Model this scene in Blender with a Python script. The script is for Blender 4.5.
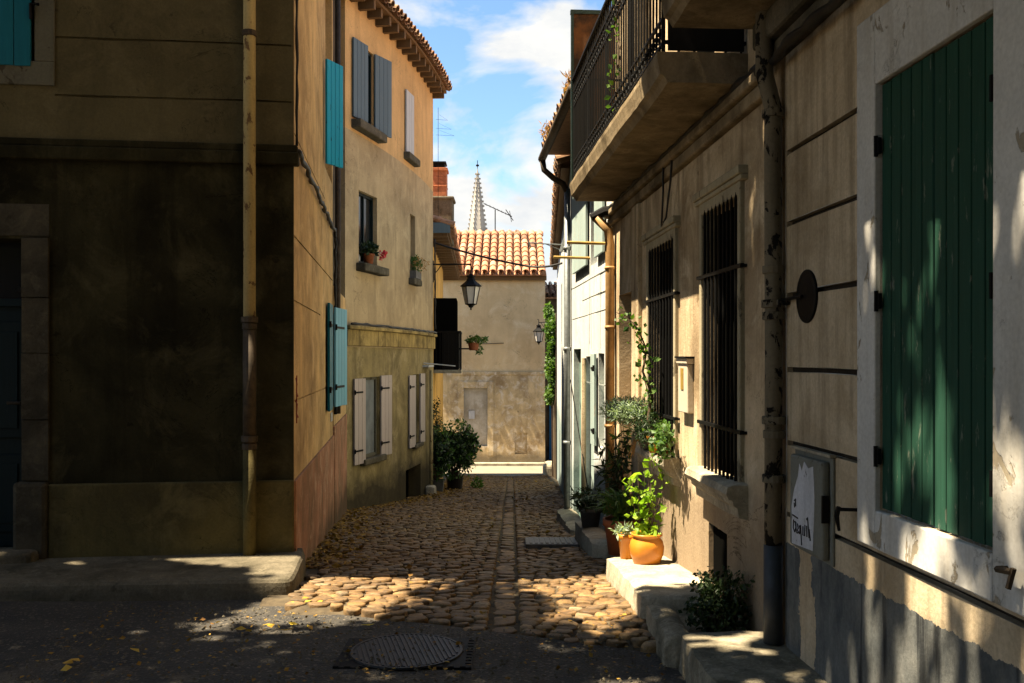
import bpy, math, random
import numpy as np
from mathutils import Vector, noise as mnoise
for o in list(bpy.data.objects): bpy.data.objects.remove(o)
random.seed(7); RNG = np.random.default_rng(7)
SC = bpy.context.scene; COL = SC.collection
# ---------------- camera, world, sun, exposure ----------------
cam = bpy.data.cameras.new("camera"); camo = bpy.data.objects.new("camera", cam); COL.objects.link(camo)
camo.location = (0, 0, 0); camo.rotation_euler = (math.radians(90), 0, 0)
cam.sensor_width = 36; cam.lens = 950 / 1024 * 36; cam.shift_y = 16.5 / 1024
cam.clip_start = .05; cam.clip_end = 2000
SC.camera = camo
SUN = Vector((-1, -.17, 2.35)).normalized()
SUN_STRENGTH, SKY_STRENGTH = 5.0, .055
sun = bpy.data.lights.new("sun", 'SUN'); suno = bpy.data.objects.new("sun", sun); COL.objects.link(suno)
sun.energy = SUN_STRENGTH; sun.angle = math.radians(.53); sun.color = (1, .85, .62)
suno.rotation_euler = SUN.to_track_quat('Z', 'Y').to_euler()
SC.view_settings.view_transform = 'Standard'; SC.view_settings.look = 'None'
SC.view_settings.exposure = 2.05; SC.view_settings.gamma = 1
SC.cycles.max_bounces = 7; SC.cycles.diffuse_bounces = 1; SC.cycles.use_denoising = True


class NT:
    """small helper for node graphs"""
    def __init__(s, tree): s.t = tree; s.n = tree.nodes; s.l = tree.links
    def node(s, typ, **kw):
        n = s.n.new(typ)
        for k, v in kw.items(): setattr(n, k, v)
        return n
    def put(s, sock, v):
        if isinstance(v, bpy.types.NodeSocket): s.l.new(v, sock)
        elif v is not None:
            if sock.type == 'RGBA' and len(v) == 3: v = (*v, 1)
            sock.default_value = v
    def co(s, kind='Object'): return s.node('ShaderNodeTexCoord').outputs[kind]
    def mapping(s, v, scale=(1, 1, 1), loc=(0, 0, 0), rot=(0, 0, 0)):
        n = s.node('ShaderNodeMapping'); s.put(n.inputs['Vector'], v)
        n.inputs['Scale'].default_value = scale; n.inputs['Location'].default_value = loc; n.inputs['Rotation'].default_value = rot
        return n.outputs[0]
    def noise(s, v, scale=5, detail=4, rough=.55, dist=0):
        n = s.node('ShaderNodeTexNoise'); s.put(n.inputs['Vector'], v)
        n.inputs['Scale'].default_value = scale; n.inputs['Detail'].default_value = detail
        n.inputs['Roughness'].default_value = rough; n.inputs['Distortion'].default_value = dist
        return n.outputs['Fac']
    def voro(s, v, scale=5, feature='F1', out='Distance'):
        n = s.node('ShaderNodeTexVoronoi', feature=feature); s.put(n.inputs['Vector'], v); n.inputs['Scale'].default_value = scale
        return n.outputs[out]
    def ramp(s, f, stops):
        n = s.node('ShaderNodeValToRGB'); s.put(n.inputs[0], f); e = n.color_ramp.elements
        while len(e) < len(stops): e.new(.5)
        for el, (p, c) in zip(e, stops):
            el.position = p; el.color = (c, c, c, 1) if isinstance(c, (int, float)) else (*c, 1)
        return n.outputs[0]
    def mix(s, f, a, b, blend='MIX'):
        n = s.node('ShaderNodeMix', data_type='RGBA', blend_type=blend)
        s.put(n.inputs[0], f); s.put(n.inputs[6], a); s.put(n.inputs[7], b); return n.outputs[2]
    def math(s, op, a, b=None, clamp=False):
        n = s.node('ShaderNodeMath', operation=op); n.use_clamp = clamp
        s.put(n.inputs[0], a)
        if b is not None: s.put(n.inputs[1], b)
        return n.outputs[0]
    def sep(s, v):
        n = s.node('ShaderNodeSeparateXYZ'); s.put(n.inputs[0], v); return n.outputs
    def bump(s, h, strength=.3, dist=.01, normal=None):
        n = s.node('ShaderNodeBump'); n.inputs['Strength'].default_value = strength; n.inputs['Distance'].default_value = dist
        s.put(n.inputs['Height'], h)
        if normal is not None: s.put(n.inputs['Normal'], normal)
        return n.outputs[0]


W = bpy.data.worlds.new("World"); SC.world = W; W.use_nodes = True
w = NT(W.node_tree); w.n.clear()
sky = w.node('ShaderNodeTexSky', sky_type='NISHITA'); sky.sun_disc = False
sky.sun_elevation = math.asin(SUN.z); sky.sun_rotation = math.atan2(SUN.x, SUN.y)
sky.air_density = 1.0; sky.dust_density = .3; sky.ozone_density = 2.0
gen = w.co('Generated')
cm = w.mapping(gen, (5.0, 5.0, 9.5), (3.1, 1.7, .35))
cn = w.noise(cm, 1.1, 9, .52, .35)
low = w.math('MULTIPLY', w.math('SUBTRACT', .40, w.sep(gen)[2], True), .48)
high = w.math('MULTIPLY', w.math('SUBTRACT', w.sep(gen)[2], .42, True), -.12)
cloud = w.ramp(w.math('ADD', cn, w.math('ADD', low, high)), [(.50, 0), (.60, 1)])
cshade = w.ramp(w.noise(w.mapping(gen, (5, 5, 12), (1, 4, 2)), 2.5, 6, .6), [(.3, (3.6, 3.75, 3.9)), (.65, (4.8, 4.7, 4.45))])
skyc = w.mix(1.0, sky.outputs[0], (.90, 1.02, 1.04), 'MULTIPLY')
bg = w.node('ShaderNodeBackground'); bg.inputs[1].default_value = SKY_STRENGTH
w.put(bg.inputs[0], w.mix(cloud, skyc, cshade))
w.l.new(bg.outputs[0], w.node('ShaderNodeOutputWorld').inputs[0])

# ---------------- materials ----------------
def new_mat(name):
    m = bpy.data.materials.new(name); m.use_nodes = True
    t = NT(m.node_tree); b = t.n['Principled BSDF']; return m, t, b

def plaster(name, base, stain, light=None, s=1.0, bump=.35, streak=.6, rough=.92, low=None, lowz=None, blotch=.5, fine=.25):
    """weathered render: broad blotches, vertical run marks, grain; low/lowz = second colour blended in below a height"""
    m, t, b = new_mat(name); c = t.co()
    big = t.noise(c, 1.1 * s, 6, .6, .4)
    col = t.mix(t.ramp(big, [(.32, blotch), (.62, 0)]), base, stain)
    if light: col = t.mix(t.ramp(t.noise(t.mapping(c, loc=(7, 3, 1)), 2.2 * s, 8, .7, .6), [(.5, 0), (.68, .75)]), col, light)
    st = t.noise(t.mapping(c, (2.6 * s, 2.6 * s, .3 * s)), 1.6, 7, .68, .5)
    col = t.mix(t.math('MULTIPLY', t.ramp(st, [(.48, 0), (.72, 1)]), streak), col, stain)
    if low:
        z = t.sep(c)[2]
        f = t.ramp(t.math('ADD', t.math('MULTIPLY', t.math('SUBTRACT', z, lowz), -1.2), t.math('MULTIPLY', t.noise(c, 1.7, 6, .6), .9)), [(.35, 0), (.75, .85)])
        col = t.mix(f, col, low)
    g = t.noise(c, 55, 5, .7)
    col = t.mix(fine, col, t.mix(1.0, col, t.ramp(g, [(.3, .45), (.7, 1.5)]), 'MULTIPLY'))
    cn_ = t.noise(t.mapping(c, loc=(6, 2, 8)), 1.3 * s, 9, .62, 1.0)
    cr_ = t.math('MULTIPLY', t.math('MULTIPLY', t.ramp(cn_, [(.497, 0), (.499, 1)]), t.ramp(cn_, [(.501, 1), (.503, 0)])), t.ramp(t.noise(c, 1.5, 3), [(.5, 0), (.56, .8)]))
    col = t.mix(cr_, col, tuple(x * .35 for x in stain))
    spots = t.ramp(t.noise(t.mapping(c, loc=(2, 9, 4)), 9, 3, .5), [(.70, 0), (.74, .6)])
    col = t.mix(spots, col, stain)
    t.put(b.inputs['Base Color'], col); b.inputs['Roughness'].default_value = rough; b.inputs['Specular IOR Level'].default_value = .04
    n1 = t.bump(t.noise(c, 3.5, 5, .6), .35 * bump, .05)
    t.put(b.inputs['Normal'], t.bump(g, bump, .006, n1))
    return m

def peeling(name, paint, under, amt=.5, s=1.0):
    m, t, b = new_mat(name); c = t.co()
    n = t.noise(t.mapping(c, (1.6, 1.6, 1)), 5 * s, 9, .62, .5)
    k = t.ramp(n, [(amt - .012, 0), (amt + .012, 1)])
    crack = t.ramp(t.voro(t.mapping(c, (1, 1, .8)), 13 * s, 'DISTANCE_TO_EDGE'), [(0, 1), (.03, 0)])
    crack = t.math('MULTIPLY', t.ramp(t.noise(t.mapping(c, loc=(3, 3, 3)), 6 * s, 9, .75, 1.2), [(.495, 0), (.5, 1)]), t.ramp(t.noise(t.mapping(c, loc=(3, 3, 3)), 6 * s, 9, .75, 1.2), [(.502, 1), (.508, 0)]))
    crack = t.math('MULTIPLY', crack, t.ramp(t.noise(c, 2.5, 3), [(.58, 0), (.66, .6)]))
    p = t.mix(t.ramp(t.noise(c, 2, 5), [(.35, .5), (.65, 0)]), paint, tuple(x * .62 for x in paint))
    p = t.mix(t.math('MULTIPLY', t.ramp(t.noise(t.mapping(c, (6, 6, .5)), 2, 5), [(.5, 0), (.7, 1)]), .4), p, under)
    col = t.mix(k, p, under); col = t.mix(crack, col, (.06, .05, .04))
    g = t.noise(c, 60, 4)
    col = t.mix(.22, col, t.mix(1.0, col, t.ramp(g, [(.3, .5), (.7, 1.4)]), 'MULTIPLY'))
    t.put(b.inputs['Base Color'], col); b.inputs['Roughness'].default_value = .75; b.inputs['Specular IOR Level'].default_value = .1
    h = t.math('SUBTRACT', t.math('MULTIPLY', t.math('ADD', k, crack), -.7), t.math('MULTIPLY', g, .12))
    t.put(b.inputs['Normal'], t.bump(h, .7, .008)); return m

def paint_wood(name, col_, rough=.6, wear=(.3, .25, .18), wearamt=.25, var=.45, spec=.15):
    m, t, b = new_mat(name); c = t.co()
    isl = t.node('ShaderNodeNewGeometry').outputs['Random Per Island']
    g = t.noise(t.mapping(c, (28, 28, 1.2)), 2, 6, .7)
    col = t.mix(t.ramp(g, [(.3, var), (.7, 0)]), col_, tuple(x * .45 for x in col_))
    col = t.mix(t.math('MULTIPLY', isl, .35), col, tuple(x * .6 for x in col_))
    k = t.ramp(t.noise(t.mapping(c, (6, 6, 1.6)), 4, 8, .7), [(.66 - wearamt * .2, 0), (.72 - wearamt * .2, 1)])
    col = t.mix(k, col, wear)
    t.put(b.inputs['Base Color'], col); b.inputs['Roughness'].default_value = rough; b.inputs['Specular IOR Level'].default_value = spec
    t.put(b.inputs['Normal'], t.bump(t.math('ADD', g, t.math('MULTIPLY', k, -.8)), .35, .004)); return m

def simple(name, col_, rough=.7, metal=0, var=.35, s=12, bump=.2, col2=None, spec=.4, island=0):
    m, t, b = new_mat(name); c = t.co()
    n = t.noise(c, s, 6, .65)
    c2 = col2 or tuple(x * (1 - var) for x in col_)
    col = t.mix(t.ramp(n, [(.35, 0), (.65, 1)]), col_, c2)
    if island:
        isl = t.node('ShaderNodeNewGeometry').outputs['Random Per Island']
        col = t.mix(island, col, t.mix(1.0, col, t.ramp(isl, [(0, .45), (1, 1.6)]), 'MULTIPLY'))
    t.put(b.inputs['Base Color'], col); b.inputs['Roughness'].default_value = rough; b.inputs['Metallic'].default_value = metal
    b.inputs['Specular IOR Level'].default_value = spec
    t.put(b.inputs['Normal'], t.bump(t.noise(c, s * 4, 4), bump, .006)); return m

def leafmat(name, a, b_, trans=.35, rough=.5):
    m, t, b = new_mat(name)
    isl = t.node('ShaderNodeNewGeometry').outputs['Random Per Island']
    col = t.mix(isl, a, b_)
    t.put(b.inputs['Base Color'], col); b.inputs['Roughness'].default_value = rough; b.inputs['Specular IOR Level'].default_value = .3
    tr = t.node('ShaderNodeBsdfTranslucent'); t.put(tr.inputs[0], t.mix(1, col, (1.5, 1.7, .7), 'MULTIPLY'))
    ms = t.node('ShaderNodeMixShader'); ms.inputs[0].default_value = trans
    t.l.new(b.outputs[0], ms.inputs[1]); t.l.new(tr.outputs[0], ms.inputs[2])
    t.l.new(ms.outputs[0], t.n['Material Output'].inputs[0]); return m

def tilemat(name, a, b_, c_):
    m, t, b = new_mat(name); c = t.co()
    isl = t.node('ShaderNodeNewGeometry').outputs['Random Per Island']
    col = t.ramp(isl, [(0, a), (.45, b_), (.8, c_), (1, tuple(x * .4 for x in a))])
    col = t.mix(t.ramp(t.noise(c, 14, 6, .7), [(.45, 0), (.7, .65)]), col, tuple(x * .35 for x in a))
    t.put(b.inputs['Base Color'], col); b.inputs['Roughness'].default_value = .9
    t.put(b.inputs['Normal'], t.bump(t.noise(c, 60, 4), .3, .005)); return m

M = {}
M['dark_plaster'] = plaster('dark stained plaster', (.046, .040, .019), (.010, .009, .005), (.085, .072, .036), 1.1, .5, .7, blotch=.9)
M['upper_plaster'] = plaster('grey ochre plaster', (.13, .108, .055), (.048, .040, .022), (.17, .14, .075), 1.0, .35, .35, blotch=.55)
M['plinth_left'] = plaster('ochre plinth', (.13, .105, .040), (.05, .042, .022), (.17, .14, .06), 1.2, .5, .6, blotch=.8)
M['side_plaster'] = plaster('orange buff plaster', (.70, .46, .20), (.27, .175, .085), (.80, .56, .28), 1.3, .5, .45, blotch=.9)
M['pink'] = plaster('faded pink plaster', (.46, .22, .13), (.20, .13, .075), (.58, .37, .24), 1.8, .6, .5, blotch=.9, low=(.09, .065, .04), lowz=-1.75)
M['dark_strip'] = plaster('dark brown plaster', (.13, .095, .06), (.03, .025, .018), None, 1.5, .5, .8, blotch=.9)
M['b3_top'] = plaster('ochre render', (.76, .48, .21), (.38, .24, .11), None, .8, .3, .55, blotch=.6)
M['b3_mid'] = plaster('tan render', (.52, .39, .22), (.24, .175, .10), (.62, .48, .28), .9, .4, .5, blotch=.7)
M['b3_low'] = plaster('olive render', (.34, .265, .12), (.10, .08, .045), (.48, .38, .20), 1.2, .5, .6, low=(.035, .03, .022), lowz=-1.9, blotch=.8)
M['cornice'] = plaster('yellow stone cornice', (.46, .33, .12), (.08, .06, .03), (.55, .40, .15), 2.0, .5, .9, blotch=.9)
M['b4'] = plaster('orange render', (.70, .40, .11), (.2, .12, .05), None, 1, .3, .5)
M['end'] = plaster('beige render', (.76, .56, .31), (.42, .285, .15), (.84, .68, .44), .55, .4, .35, blotch=.6)
M['end_low'] = plaster('flaking render', (.72, .55, .31), (.28, .19, .10), (.86, .78, .66), 1.7, .6, .4, low=(.13, .11, .08), lowz=-3.4, blotch=.9)
M['white'] = plaster('white limewash', (.64, .65, .62), (.27, .29, .29), (.72, .70, .62), 1.1, .4, .55, low=(.22, .29, .28), lowz=-1.3)
M['cream'] = plaster('cream render', (.68, .53, .34), (.14, .09, .045), (.80, .66, .46), .9, .6, 1.0, low=(.24, .18, .12), lowz=-.75, blotch=.85)
M['near'] = None
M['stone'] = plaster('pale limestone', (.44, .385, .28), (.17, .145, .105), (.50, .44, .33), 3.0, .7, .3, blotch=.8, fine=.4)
M['jamb'] = plaster('dark jamb stone', (.075, .065, .045), (.03, .027, .02), (.11, .095, .065), 3.0, .7, .3, blotch=.8)  # one dark stone colour for the door surround and corner block
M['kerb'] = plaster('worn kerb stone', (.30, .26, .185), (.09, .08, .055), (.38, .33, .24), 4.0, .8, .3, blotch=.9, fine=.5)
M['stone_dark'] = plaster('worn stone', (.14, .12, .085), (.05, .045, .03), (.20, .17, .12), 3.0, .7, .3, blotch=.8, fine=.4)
M['balcony'] = plaster('balcony concrete', (.31, .235, .14), (.08, .06, .035), (.38, .30, .19), 1.8, .5, .4, blotch=.9)
M['frame_peel'] = peeling('peeling grey white paint', (.66, .64, .59), (.34, .29, .21), .61)
M['frame_dim'] = peeling('dim cream frame', (.15, .14, .10), (.07, .06, .04), .6)  # darker copy of the cream frame, its shade put into the colour
M['frame_cream'] = peeling('cream painted frame', (.42, .36, .24), (.18, .15, .10), .62)
M['green'] = paint_wood('green painted boards', (.022, .078, .050), .7, (.16, .18, .14), .3, .6)
M['teal'] = paint_wood('turquoise painted boards', (.02, .42, .64), .5, (.03, .06, .07), .28, .2)
M['teal_dark'] = paint_wood('deep teal boards', (.015, .17, .24), .5, (.03, .06, .07), .1)
M['blue_pale'] = paint_wood('pale blue boards', (.20, .50, .64), .6, (.3, .3, .28), .2)
M['grey_blue'] = paint_wood('grey blue boards', (.15, .205, .235), .6, (.25, .25, .22), .15)
M['aqua'] = paint_wood('pale aqua boards', (.40, .50, .47), .7, (.45, .42, .35), .4)
M['green_door'] = paint_wood('grey green door', (.17, .27, .23), .7, (.3, .28, .2), .3)
M['white_wood'] = paint_wood('pinkish white boards', (.60, .50, .44), .6, (.25, .17, .12), .2)
M['pale_wood'] = paint_wood('pale grey boards', (.62, .62, .60), .6, (.3, .3, .3), .2)
M['black_wood'] = paint_wood('blackish boards', (.005, .005, .0045), .8, (.01, .01, .009), .1, spec=0)
M['door_dark'] = paint_wood('dark blue door', (.008, .020, .022), .5, (.02, .03, .03), .1)
M['blue_door'] = paint_wood('blue door', (.02, .12, .25), .5)
M['brown_wood'] = paint_wood('brown rafters', (.21, .125, .06), .8, (.1, .07, .04), .3)
M['pipe_cream'] = peeling('cream painted pipe', (.56, .45, .22), (.20, .13, .07), .60, 1.5)
M['pipe_iron'] = simple('rusty iron pipe', (.085, .06, .035), .7, .2, .6)
M['pipe_peel'] = peeling('flaking pipe paint', (.20, .165, .11), (.014, .012, .010), .57, 1.6)
M['pipe_orange'] = simple('ochre pipe', (.50, .29, .11), .6, 0, .4, 8)
M['pipe_grey'] = simple('grey zinc pipe', (.23, .25, .25), .5, .4, .4)
M['pipe_blue'] = simple('slate blue pipe', (.045, .055, .068), .6, 0, .4)
M['iron'] = simple('black wrought iron', (.006, .006, .006), .6, .0, .3, 20, spec=.12)
M['rust'] = simple('rusty sheet', (.26, .10, .025), .8, .1, .6, 5, .4, col2=(.045, .025, .012))
M['green_metal'] = simple('green metal edge', (.02, .045, .035), .5, .2)
M['brick'] = simple('terracotta brick', (.56, .19, .08), .9, 0, .4, 8)
M['terra'] = simple('orange glazed terracotta', (.62, .235, .022), .32, 0, .35, 6, .15, col2=(.50, .17, .018), spec=.5)
M['terra2'] = simple('red terracotta', (.33, .10, .035), .7, 0, .35, 9)
M['black_pot'] = simple('dark plastic pot', (.02, .014, .011), .5)
M['soil'] = simple('potting soil', (.03, .02, .012), 1, 0, .5, 40, .8)
M['grey_pot'] = simple('grey cement planter', (.16, .15, .13), .9)
M['glass'] = simple('dark window glass', (.015, .018, .02), .12, 0, .2, 3, 0, spec=.6)
M['curtain'] = simple('grey net curtain', (.22, .24, .24), .8, 0, .35, 4)
M['lamp_glass'] = simple('frosted lamp glass', (.62, .58, .52), .4, 0, .15, 3, 0)
M['cable'] = simple('black cable', (.012, .011, .010), .6)
M['meter'] = peeling('grey meter box', (.20, .20, .165), (.12, .11, .08), .66, 2)
M['poster'] = peeling('torn white paper', (.60, .60, .62), (.22, .22, .21), .63, 1.6)
M['ink'] = simple('black ink', (.008, .008, .008), .6)
M['red_paint'] = simple('red paint', (.26, .02, .015), .8)
M['mailbox'] = simple('cream metal box', (.58, .50, .38), .6, 0, .2, 6)
M['brass'] = simple('ochre plate', (.38, .24, .05), .5)
M['bark'] = simple('plane tree bark', (.20, .17, .12), .9, 0, .5, 3)
M['twig'] = simple('brown stem', (.11, .07, .04), .9)
M['leaf_tree'] = leafmat('tree leaves', (.03, .06, .012), (.08, .13, .03), .3)
M['leaf_bright'] = leafmat('bright green leaves', (.13, .26, .018), (.32, .45, .05), .45)
M['leaf_dark'] = leafmat('dark green leaves', (.012, .03, .010), (.035, .06, .018), .15)
M['leaf_mid'] = leafmat('mid green leaves', (.04, .10, .025), (.10, .17, .045), .3)
M['leaf_grey'] = leafmat('grey green leaves', (.17, .24, .17), (.36, .43, .31), .3)
M['leaf_ivy'] = leafmat('ivy leaves', (.025, .07, .010), (.10, .17, .025), .3)
M['leaf_dead'] = leafmat('fallen leaves', (.12, .055, .012), (.34, .20, .03), .1, .8)
M['leaf_yellow'] = leafmat('yellow fallen leaves', (.5, .38, .04), (.55, .30, .05), .1, .8)
M['straw'] = leafmat('dry weeds', (.35, .17, .06), (.5, .28, .1), .2, .9)
M['flower'] = leafmat('pink petals', (.6, .03, .06), (.75, .12, .15), .3)
M['tile'] = tilemat('orange roman tiles', (.36, .16, .08), (.48, .22, .11), (.54, .31, .18))
M['tile_dark'] = tilemat('weathered roman tiles', (.21, .10, .045), (.30, .15, .07), (.36, .23, .13))
M['spire'] = plaster('pale spire stone', (.47, .43, .37), (.25, .24, .22), None, .3, .4, .4)

# the near house wall: cream above a ragged slate-blue skirting
def near_wall():
    m, t, b = new_mat('near house render'); c = t.co(); x, y, z = t.sep(c)
    big = t.noise(c, 1.6, 6, .6, .4)
    col = t.mix(t.ramp(big, [(.35, .75), (.62, 0)]), (.62, .50, .34), (.27, .19, .10))
    st = t.noise(t.mapping(c, (6, 6, .4)), 1.6, 5, .65)
    col = t.mix(t.math('MULTIPLY', t.ramp(st, [(.48, 0), (.7, 1)]), .7), col, (.20, .15, .09))
    blue = t.mix(t.ramp(t.noise(t.mapping(c, (3, 3, 1.3)), 2.2, 7, .65), [(.38, 0), (.66, 1)]), (.085, .092, .092), (.19, .19, .175))
    blue = t.mix(t.ramp(t.noise(t.mapping(c, (4, 4, .25), (3, 1, 0)), 2.4, 4, .6), [(.60, 0), (.68, .9)]), blue, (.028, .030, .032))
    edge = t.math('ADD', z, t.math('MULTIPLY', t.noise(c, 7, 7, .7), .10))
    k = t.math('LESS_THAN', edge, -.86)
    # bare cream strip running down near the drainpipe
    yy = t.math('ADD', y, t.math('MULTIPLY', t.noise(t.mapping(c, loc=(4, 4, 4)), 3.5, 6, .65), .26))
    yy = t.math('ADD', yy, t.math('MULTIPLY', z, -.02))
    strip = t.math('MULTIPLY', t.math('GREATER_THAN', yy, 4.50), t.math('LESS_THAN', yy, 4.68))
    k = t.math('MULTIPLY', k, t.math('SUBTRACT', 1.0, strip))
    col = t.mix(k, col, blue)
    g = t.noise(c, 60, 5, .7)
    col = t.mix(.3, col, t.mix(1.0, col, t.ramp(g, [(.3, .45), (.7, 1.5)]), 'MULTIPLY'))
    t.put(b.inputs['Base Color'], col); b.inputs['Roughness'].default_value = .92; b.inputs['Specular IOR Level'].default_value = .04
    n1 = t.bump(t.math('ADD', t.noise(c, 4, 5), t.math('MULTIPLY', k, .25)), .4, .03)
    t.put(b.inputs['Normal'], t.bump(g, .45, .006, n1)); return m
M['near'] = near_wall()

def cobble_mat():
    m, t, b = new_mat('cobblestones'); c = t.co()
    isl = t.node('ShaderNodeNewGeometry').outputs['Random Per Island']
    col = t.ramp(isl, [(0, (.11, .062, .028)), (.25, (.27, .155, .058)), (.5, (.16, .105, .055)), (.72, (.36, .22, .09)), (.9, (.20, .11, .045)), (1, (.32, .235, .135))])
    col = t.mix(t.ramp(t.noise(c, 13, 7, .75), [(.38, 0), (.62, .85)]), col, (.065, .045, .026))
    g = t.noise(c, 70, 5, .7)
    col = t.mix(.3, col, t.mix(1.0, col, t.ramp(g, [(.3, .5), (.7, 1.5)]), 'MULTIPLY'))
    t.put(b.inputs['Base Color'], col); b.inputs['Roughness'].default_value = .62; b.inputs['Specular IOR Level'].default_value = .25
    n1 = t.bump(t.noise(c, 14, 4), .5, .02)
    t.put(b.inputs['Normal'], t.bump(g, .4, .005, n1)); return m
M['cobble'] = cobble_mat()
M['groove_dark'] = simple('grimy shaded groove', (.035, .026, .016), 1, 0, .5, 12, .6)
M['dirt'] = simple('dirt joints', (.030, .022, .013), 1, 0, .6, 6, .8, col2=(.10, .075, .042))

def asphalt():
    m, t, b = new_mat('patched asphalt'); c = t.co()
    col = t.mix(t.ramp(t.noise(c, 1.8, 7, .65), [(.38, 0), (.66, 1)]), (.022, .020, .017), (.048, .041, .031))
    v = t.voro(c, 70, 'F1', 'Color'); sp = t.sep(v)[0]
    col = t.mix(t.ramp(sp, [(.88, 0), (.95, .6)]), col, (.16, .13, .09))
    sand_dapple = t.ramp(t.noise(t.mapping(c, loc=(5, 2, 0)), 2.1, 8, .7), [(.50, 0), (.68, .85)])  # pale patches: sand with sun dapples put into the colour
    near = t.ramp(t.math('MULTIPLY', t.sep(c)[1], .1), [(.44, 1), (.53, .0)])
    col = t.mix(t.math('MULTIPLY', sand_dapple, near), col, (.27, .215, .135))
    t.put(b.inputs['Base Color'], col); b.inputs['Roughness'].default_value = .85
    t.put(b.inputs['Normal'], t.bump(t.math('ADD', t.voro(c, 75), t.noise(c, 12, 5)), .6, .012)); return m
M['asphalt'] = asphalt()
M['concrete'] = plaster('pale concrete road', (.24, .21, .16), (.15, .125, .09), None, .8, .3, 0)
M['earth'] = simple('earth', (.12, .10, .07), 1)

# ---------------- mesh helpers ----------------
def tag(o, label=None, cat=None, group=None, kind=None):
    if label: o['label'] = label
    if cat: o['category'] = cat
    if group: o['group'] = group
    if kind: o['kind'] = kind
    return o
def empty(name, loc, label, cat, group=None):
    o = bpy.data.objects.new(name, None); COL.objects.link(o); o.location = loc; o.empty_display_size = .2
    return tag(o, label, cat, group)

class MB:
    def __init__(s): s.v = []; s.f = []
    def add(s, vs, fs):
        k = len(s.v); s.v += [tuple(p) for p in vs]; s.f += [tuple(i + k for i in f) for f in fs]; return s
    def quad(s, a, b, c, d): return s.add([a, b, c, d], [(0, 1, 2, 3)])
    def hexa(s, p):   # 8 points: bottom ring 0-3, top ring 4-7
        return s.add(p, [(3, 2, 1, 0), (4, 5, 6, 7), (0, 1, 5, 4), (1, 2, 6, 5), (2, 3, 7, 6), (3, 0, 4, 7)])
    def obox(s, O, A, B, C, a0, a1, b0, b1, c0, c1):
        O, A, B, C = map(Vector, (O, A, B, C)); P = lambda a, b, c: O + A * a + B * b + C * c
        return s.hexa([P(a0, b0, c0), P(a1, b0, c0), P(a1, b1, c0), P(a0, b1, c0), P(a0, b0, c1), P(a1, b0, c1), P(a1, b1, c1), P(a0, b1, c1)])
    def box(s, x0, x1, y0, y1, z0, z1): return s.obox((0, 0, 0), (1, 0, 0), (0, 1, 0), (0, 0, 1), x0, x1, y0, y1, z0, z1)
    def wbox(s, P, u0, u1, z0, z1, o0, o1, n=1):
        for i in range(n):
            a = u0 + (u1 - u0) * i / n; b = u0 + (u1 - u0) * (i + 1) / n
            vs = [P(a, z0, o0), P(b, z0, o0), P(b, z0, o1), P(a, z0, o1), P(a, z1, o0), P(b, z1, o0), P(b, z1, o1), P(a, z1, o1)]
            fs = [(3, 2, 1, 0), (4, 5, 6, 7), (0, 1, 5, 4), (2, 3, 7, 6)]
            if i == 0: fs.append((3, 0, 4, 7))
            if i == n - 1: fs.append((1, 2, 6, 5))
            s.add(vs, fs)
        return s
    def tube(s, pts, r, n=8, cap=True):
        pts = [Vector(p) for p in pts]; rs = r if isinstance(r, (list, tuple)) else [r] * len(pts)
        rings = []; prev = None
        for i, p in enumerate(pts):
            d = (pts[min(i + 1, len(pts) - 1)] - pts[max(i - 1, 0)]).normalized()
            a = d.orthogonal().normalized() if prev is None else (prev - d * prev.dot(d)).normalized()
            prev = a; b = d.cross(a)
            rings.append([p + (a * math.cos(t) + b * math.sin(t)) * rs[i] for t in [2 * math.pi * k / n for k in range(n)]])
        vs = [q for rg in rings for q in rg]; fs = []
        for i in range(len(pts) - 1):
            for k in range(n): fs.append((i * n + k, i * n + (k + 1) % n, (i + 1) * n + (k + 1) % n, (i + 1) * n + k))
        if cap: fs += [tuple(range(n))[::-1], tuple(range((len(pts) - 1) * n, len(pts) * n))]
        return s.add(vs, fs)
    def lathe(s, c, prof, n=24, sq=0):
        c = Vector(c); vs = []; fs = []
        for r, z in prof:
            for k in range(n):
                t = 2 * math.pi * k / n + (math.pi / 4 if sq else 0)
                vs.append(c + Vector((r * math.cos(t), r * math.sin(t), z)))
        for i in range(len(prof) - 1):
            for k in range(n): fs.append((i * n + k, i * n + (k + 1) % n, (i + 1) * n + (k + 1) % n, (i + 1) * n + k))
        return s.add(vs, fs)
    def build(s, name, mat, parent=None, smooth=False, bevel=0, kind=None, label=None, seg=2):
        me = bpy.data.meshes.new(name); me.from_pydata(s.v, [], s.f); me.update()
        o = bpy.data.objects.new(name, me); COL.objects.link(o)
        if mat: me.materials.append(M[mat] if isinstance(mat, str) else mat)
        if smooth: me.polygons.foreach_set('use_smooth', [True] * len(me.polygons))
        if parent:
            o.parent = parent; L = Vector()
            q = parent
            while q: L += q.location; q = q.parent
            o.location = (0, 0, 0); o.matrix_parent_inverse.identity()
            # geometry is written in world coordinates: shift so object origin equals the world origin
            o.location = -L
        if bevel:
            b = o.modifiers.new('bevel', 'BEVEL'); b.width = bevel; b.segments = seg; b.limit_method = 'ANGLE'; b.angle_limit = math.radians(40)
        if kind: o['kind'] = kind
        if label: o['label'] = label
        return o

def split_build(mb, marks, name, mat, parent, **k):
    """build each marked run of an MB as an object of its own; marks = list of (vertex count, face count) after each piece"""
    v0 = f0 = 0; out = []
    for v1, f1 in marks:
        q = MB(); q.v = mb.v[v0:v1]; q.f = [tuple(i - v0 for i in f) for f in mb.f[f0:f1]]; out.append(q.build(name, mat, parent, **k)); v0, f0 = v1, f1
    return out

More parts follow.
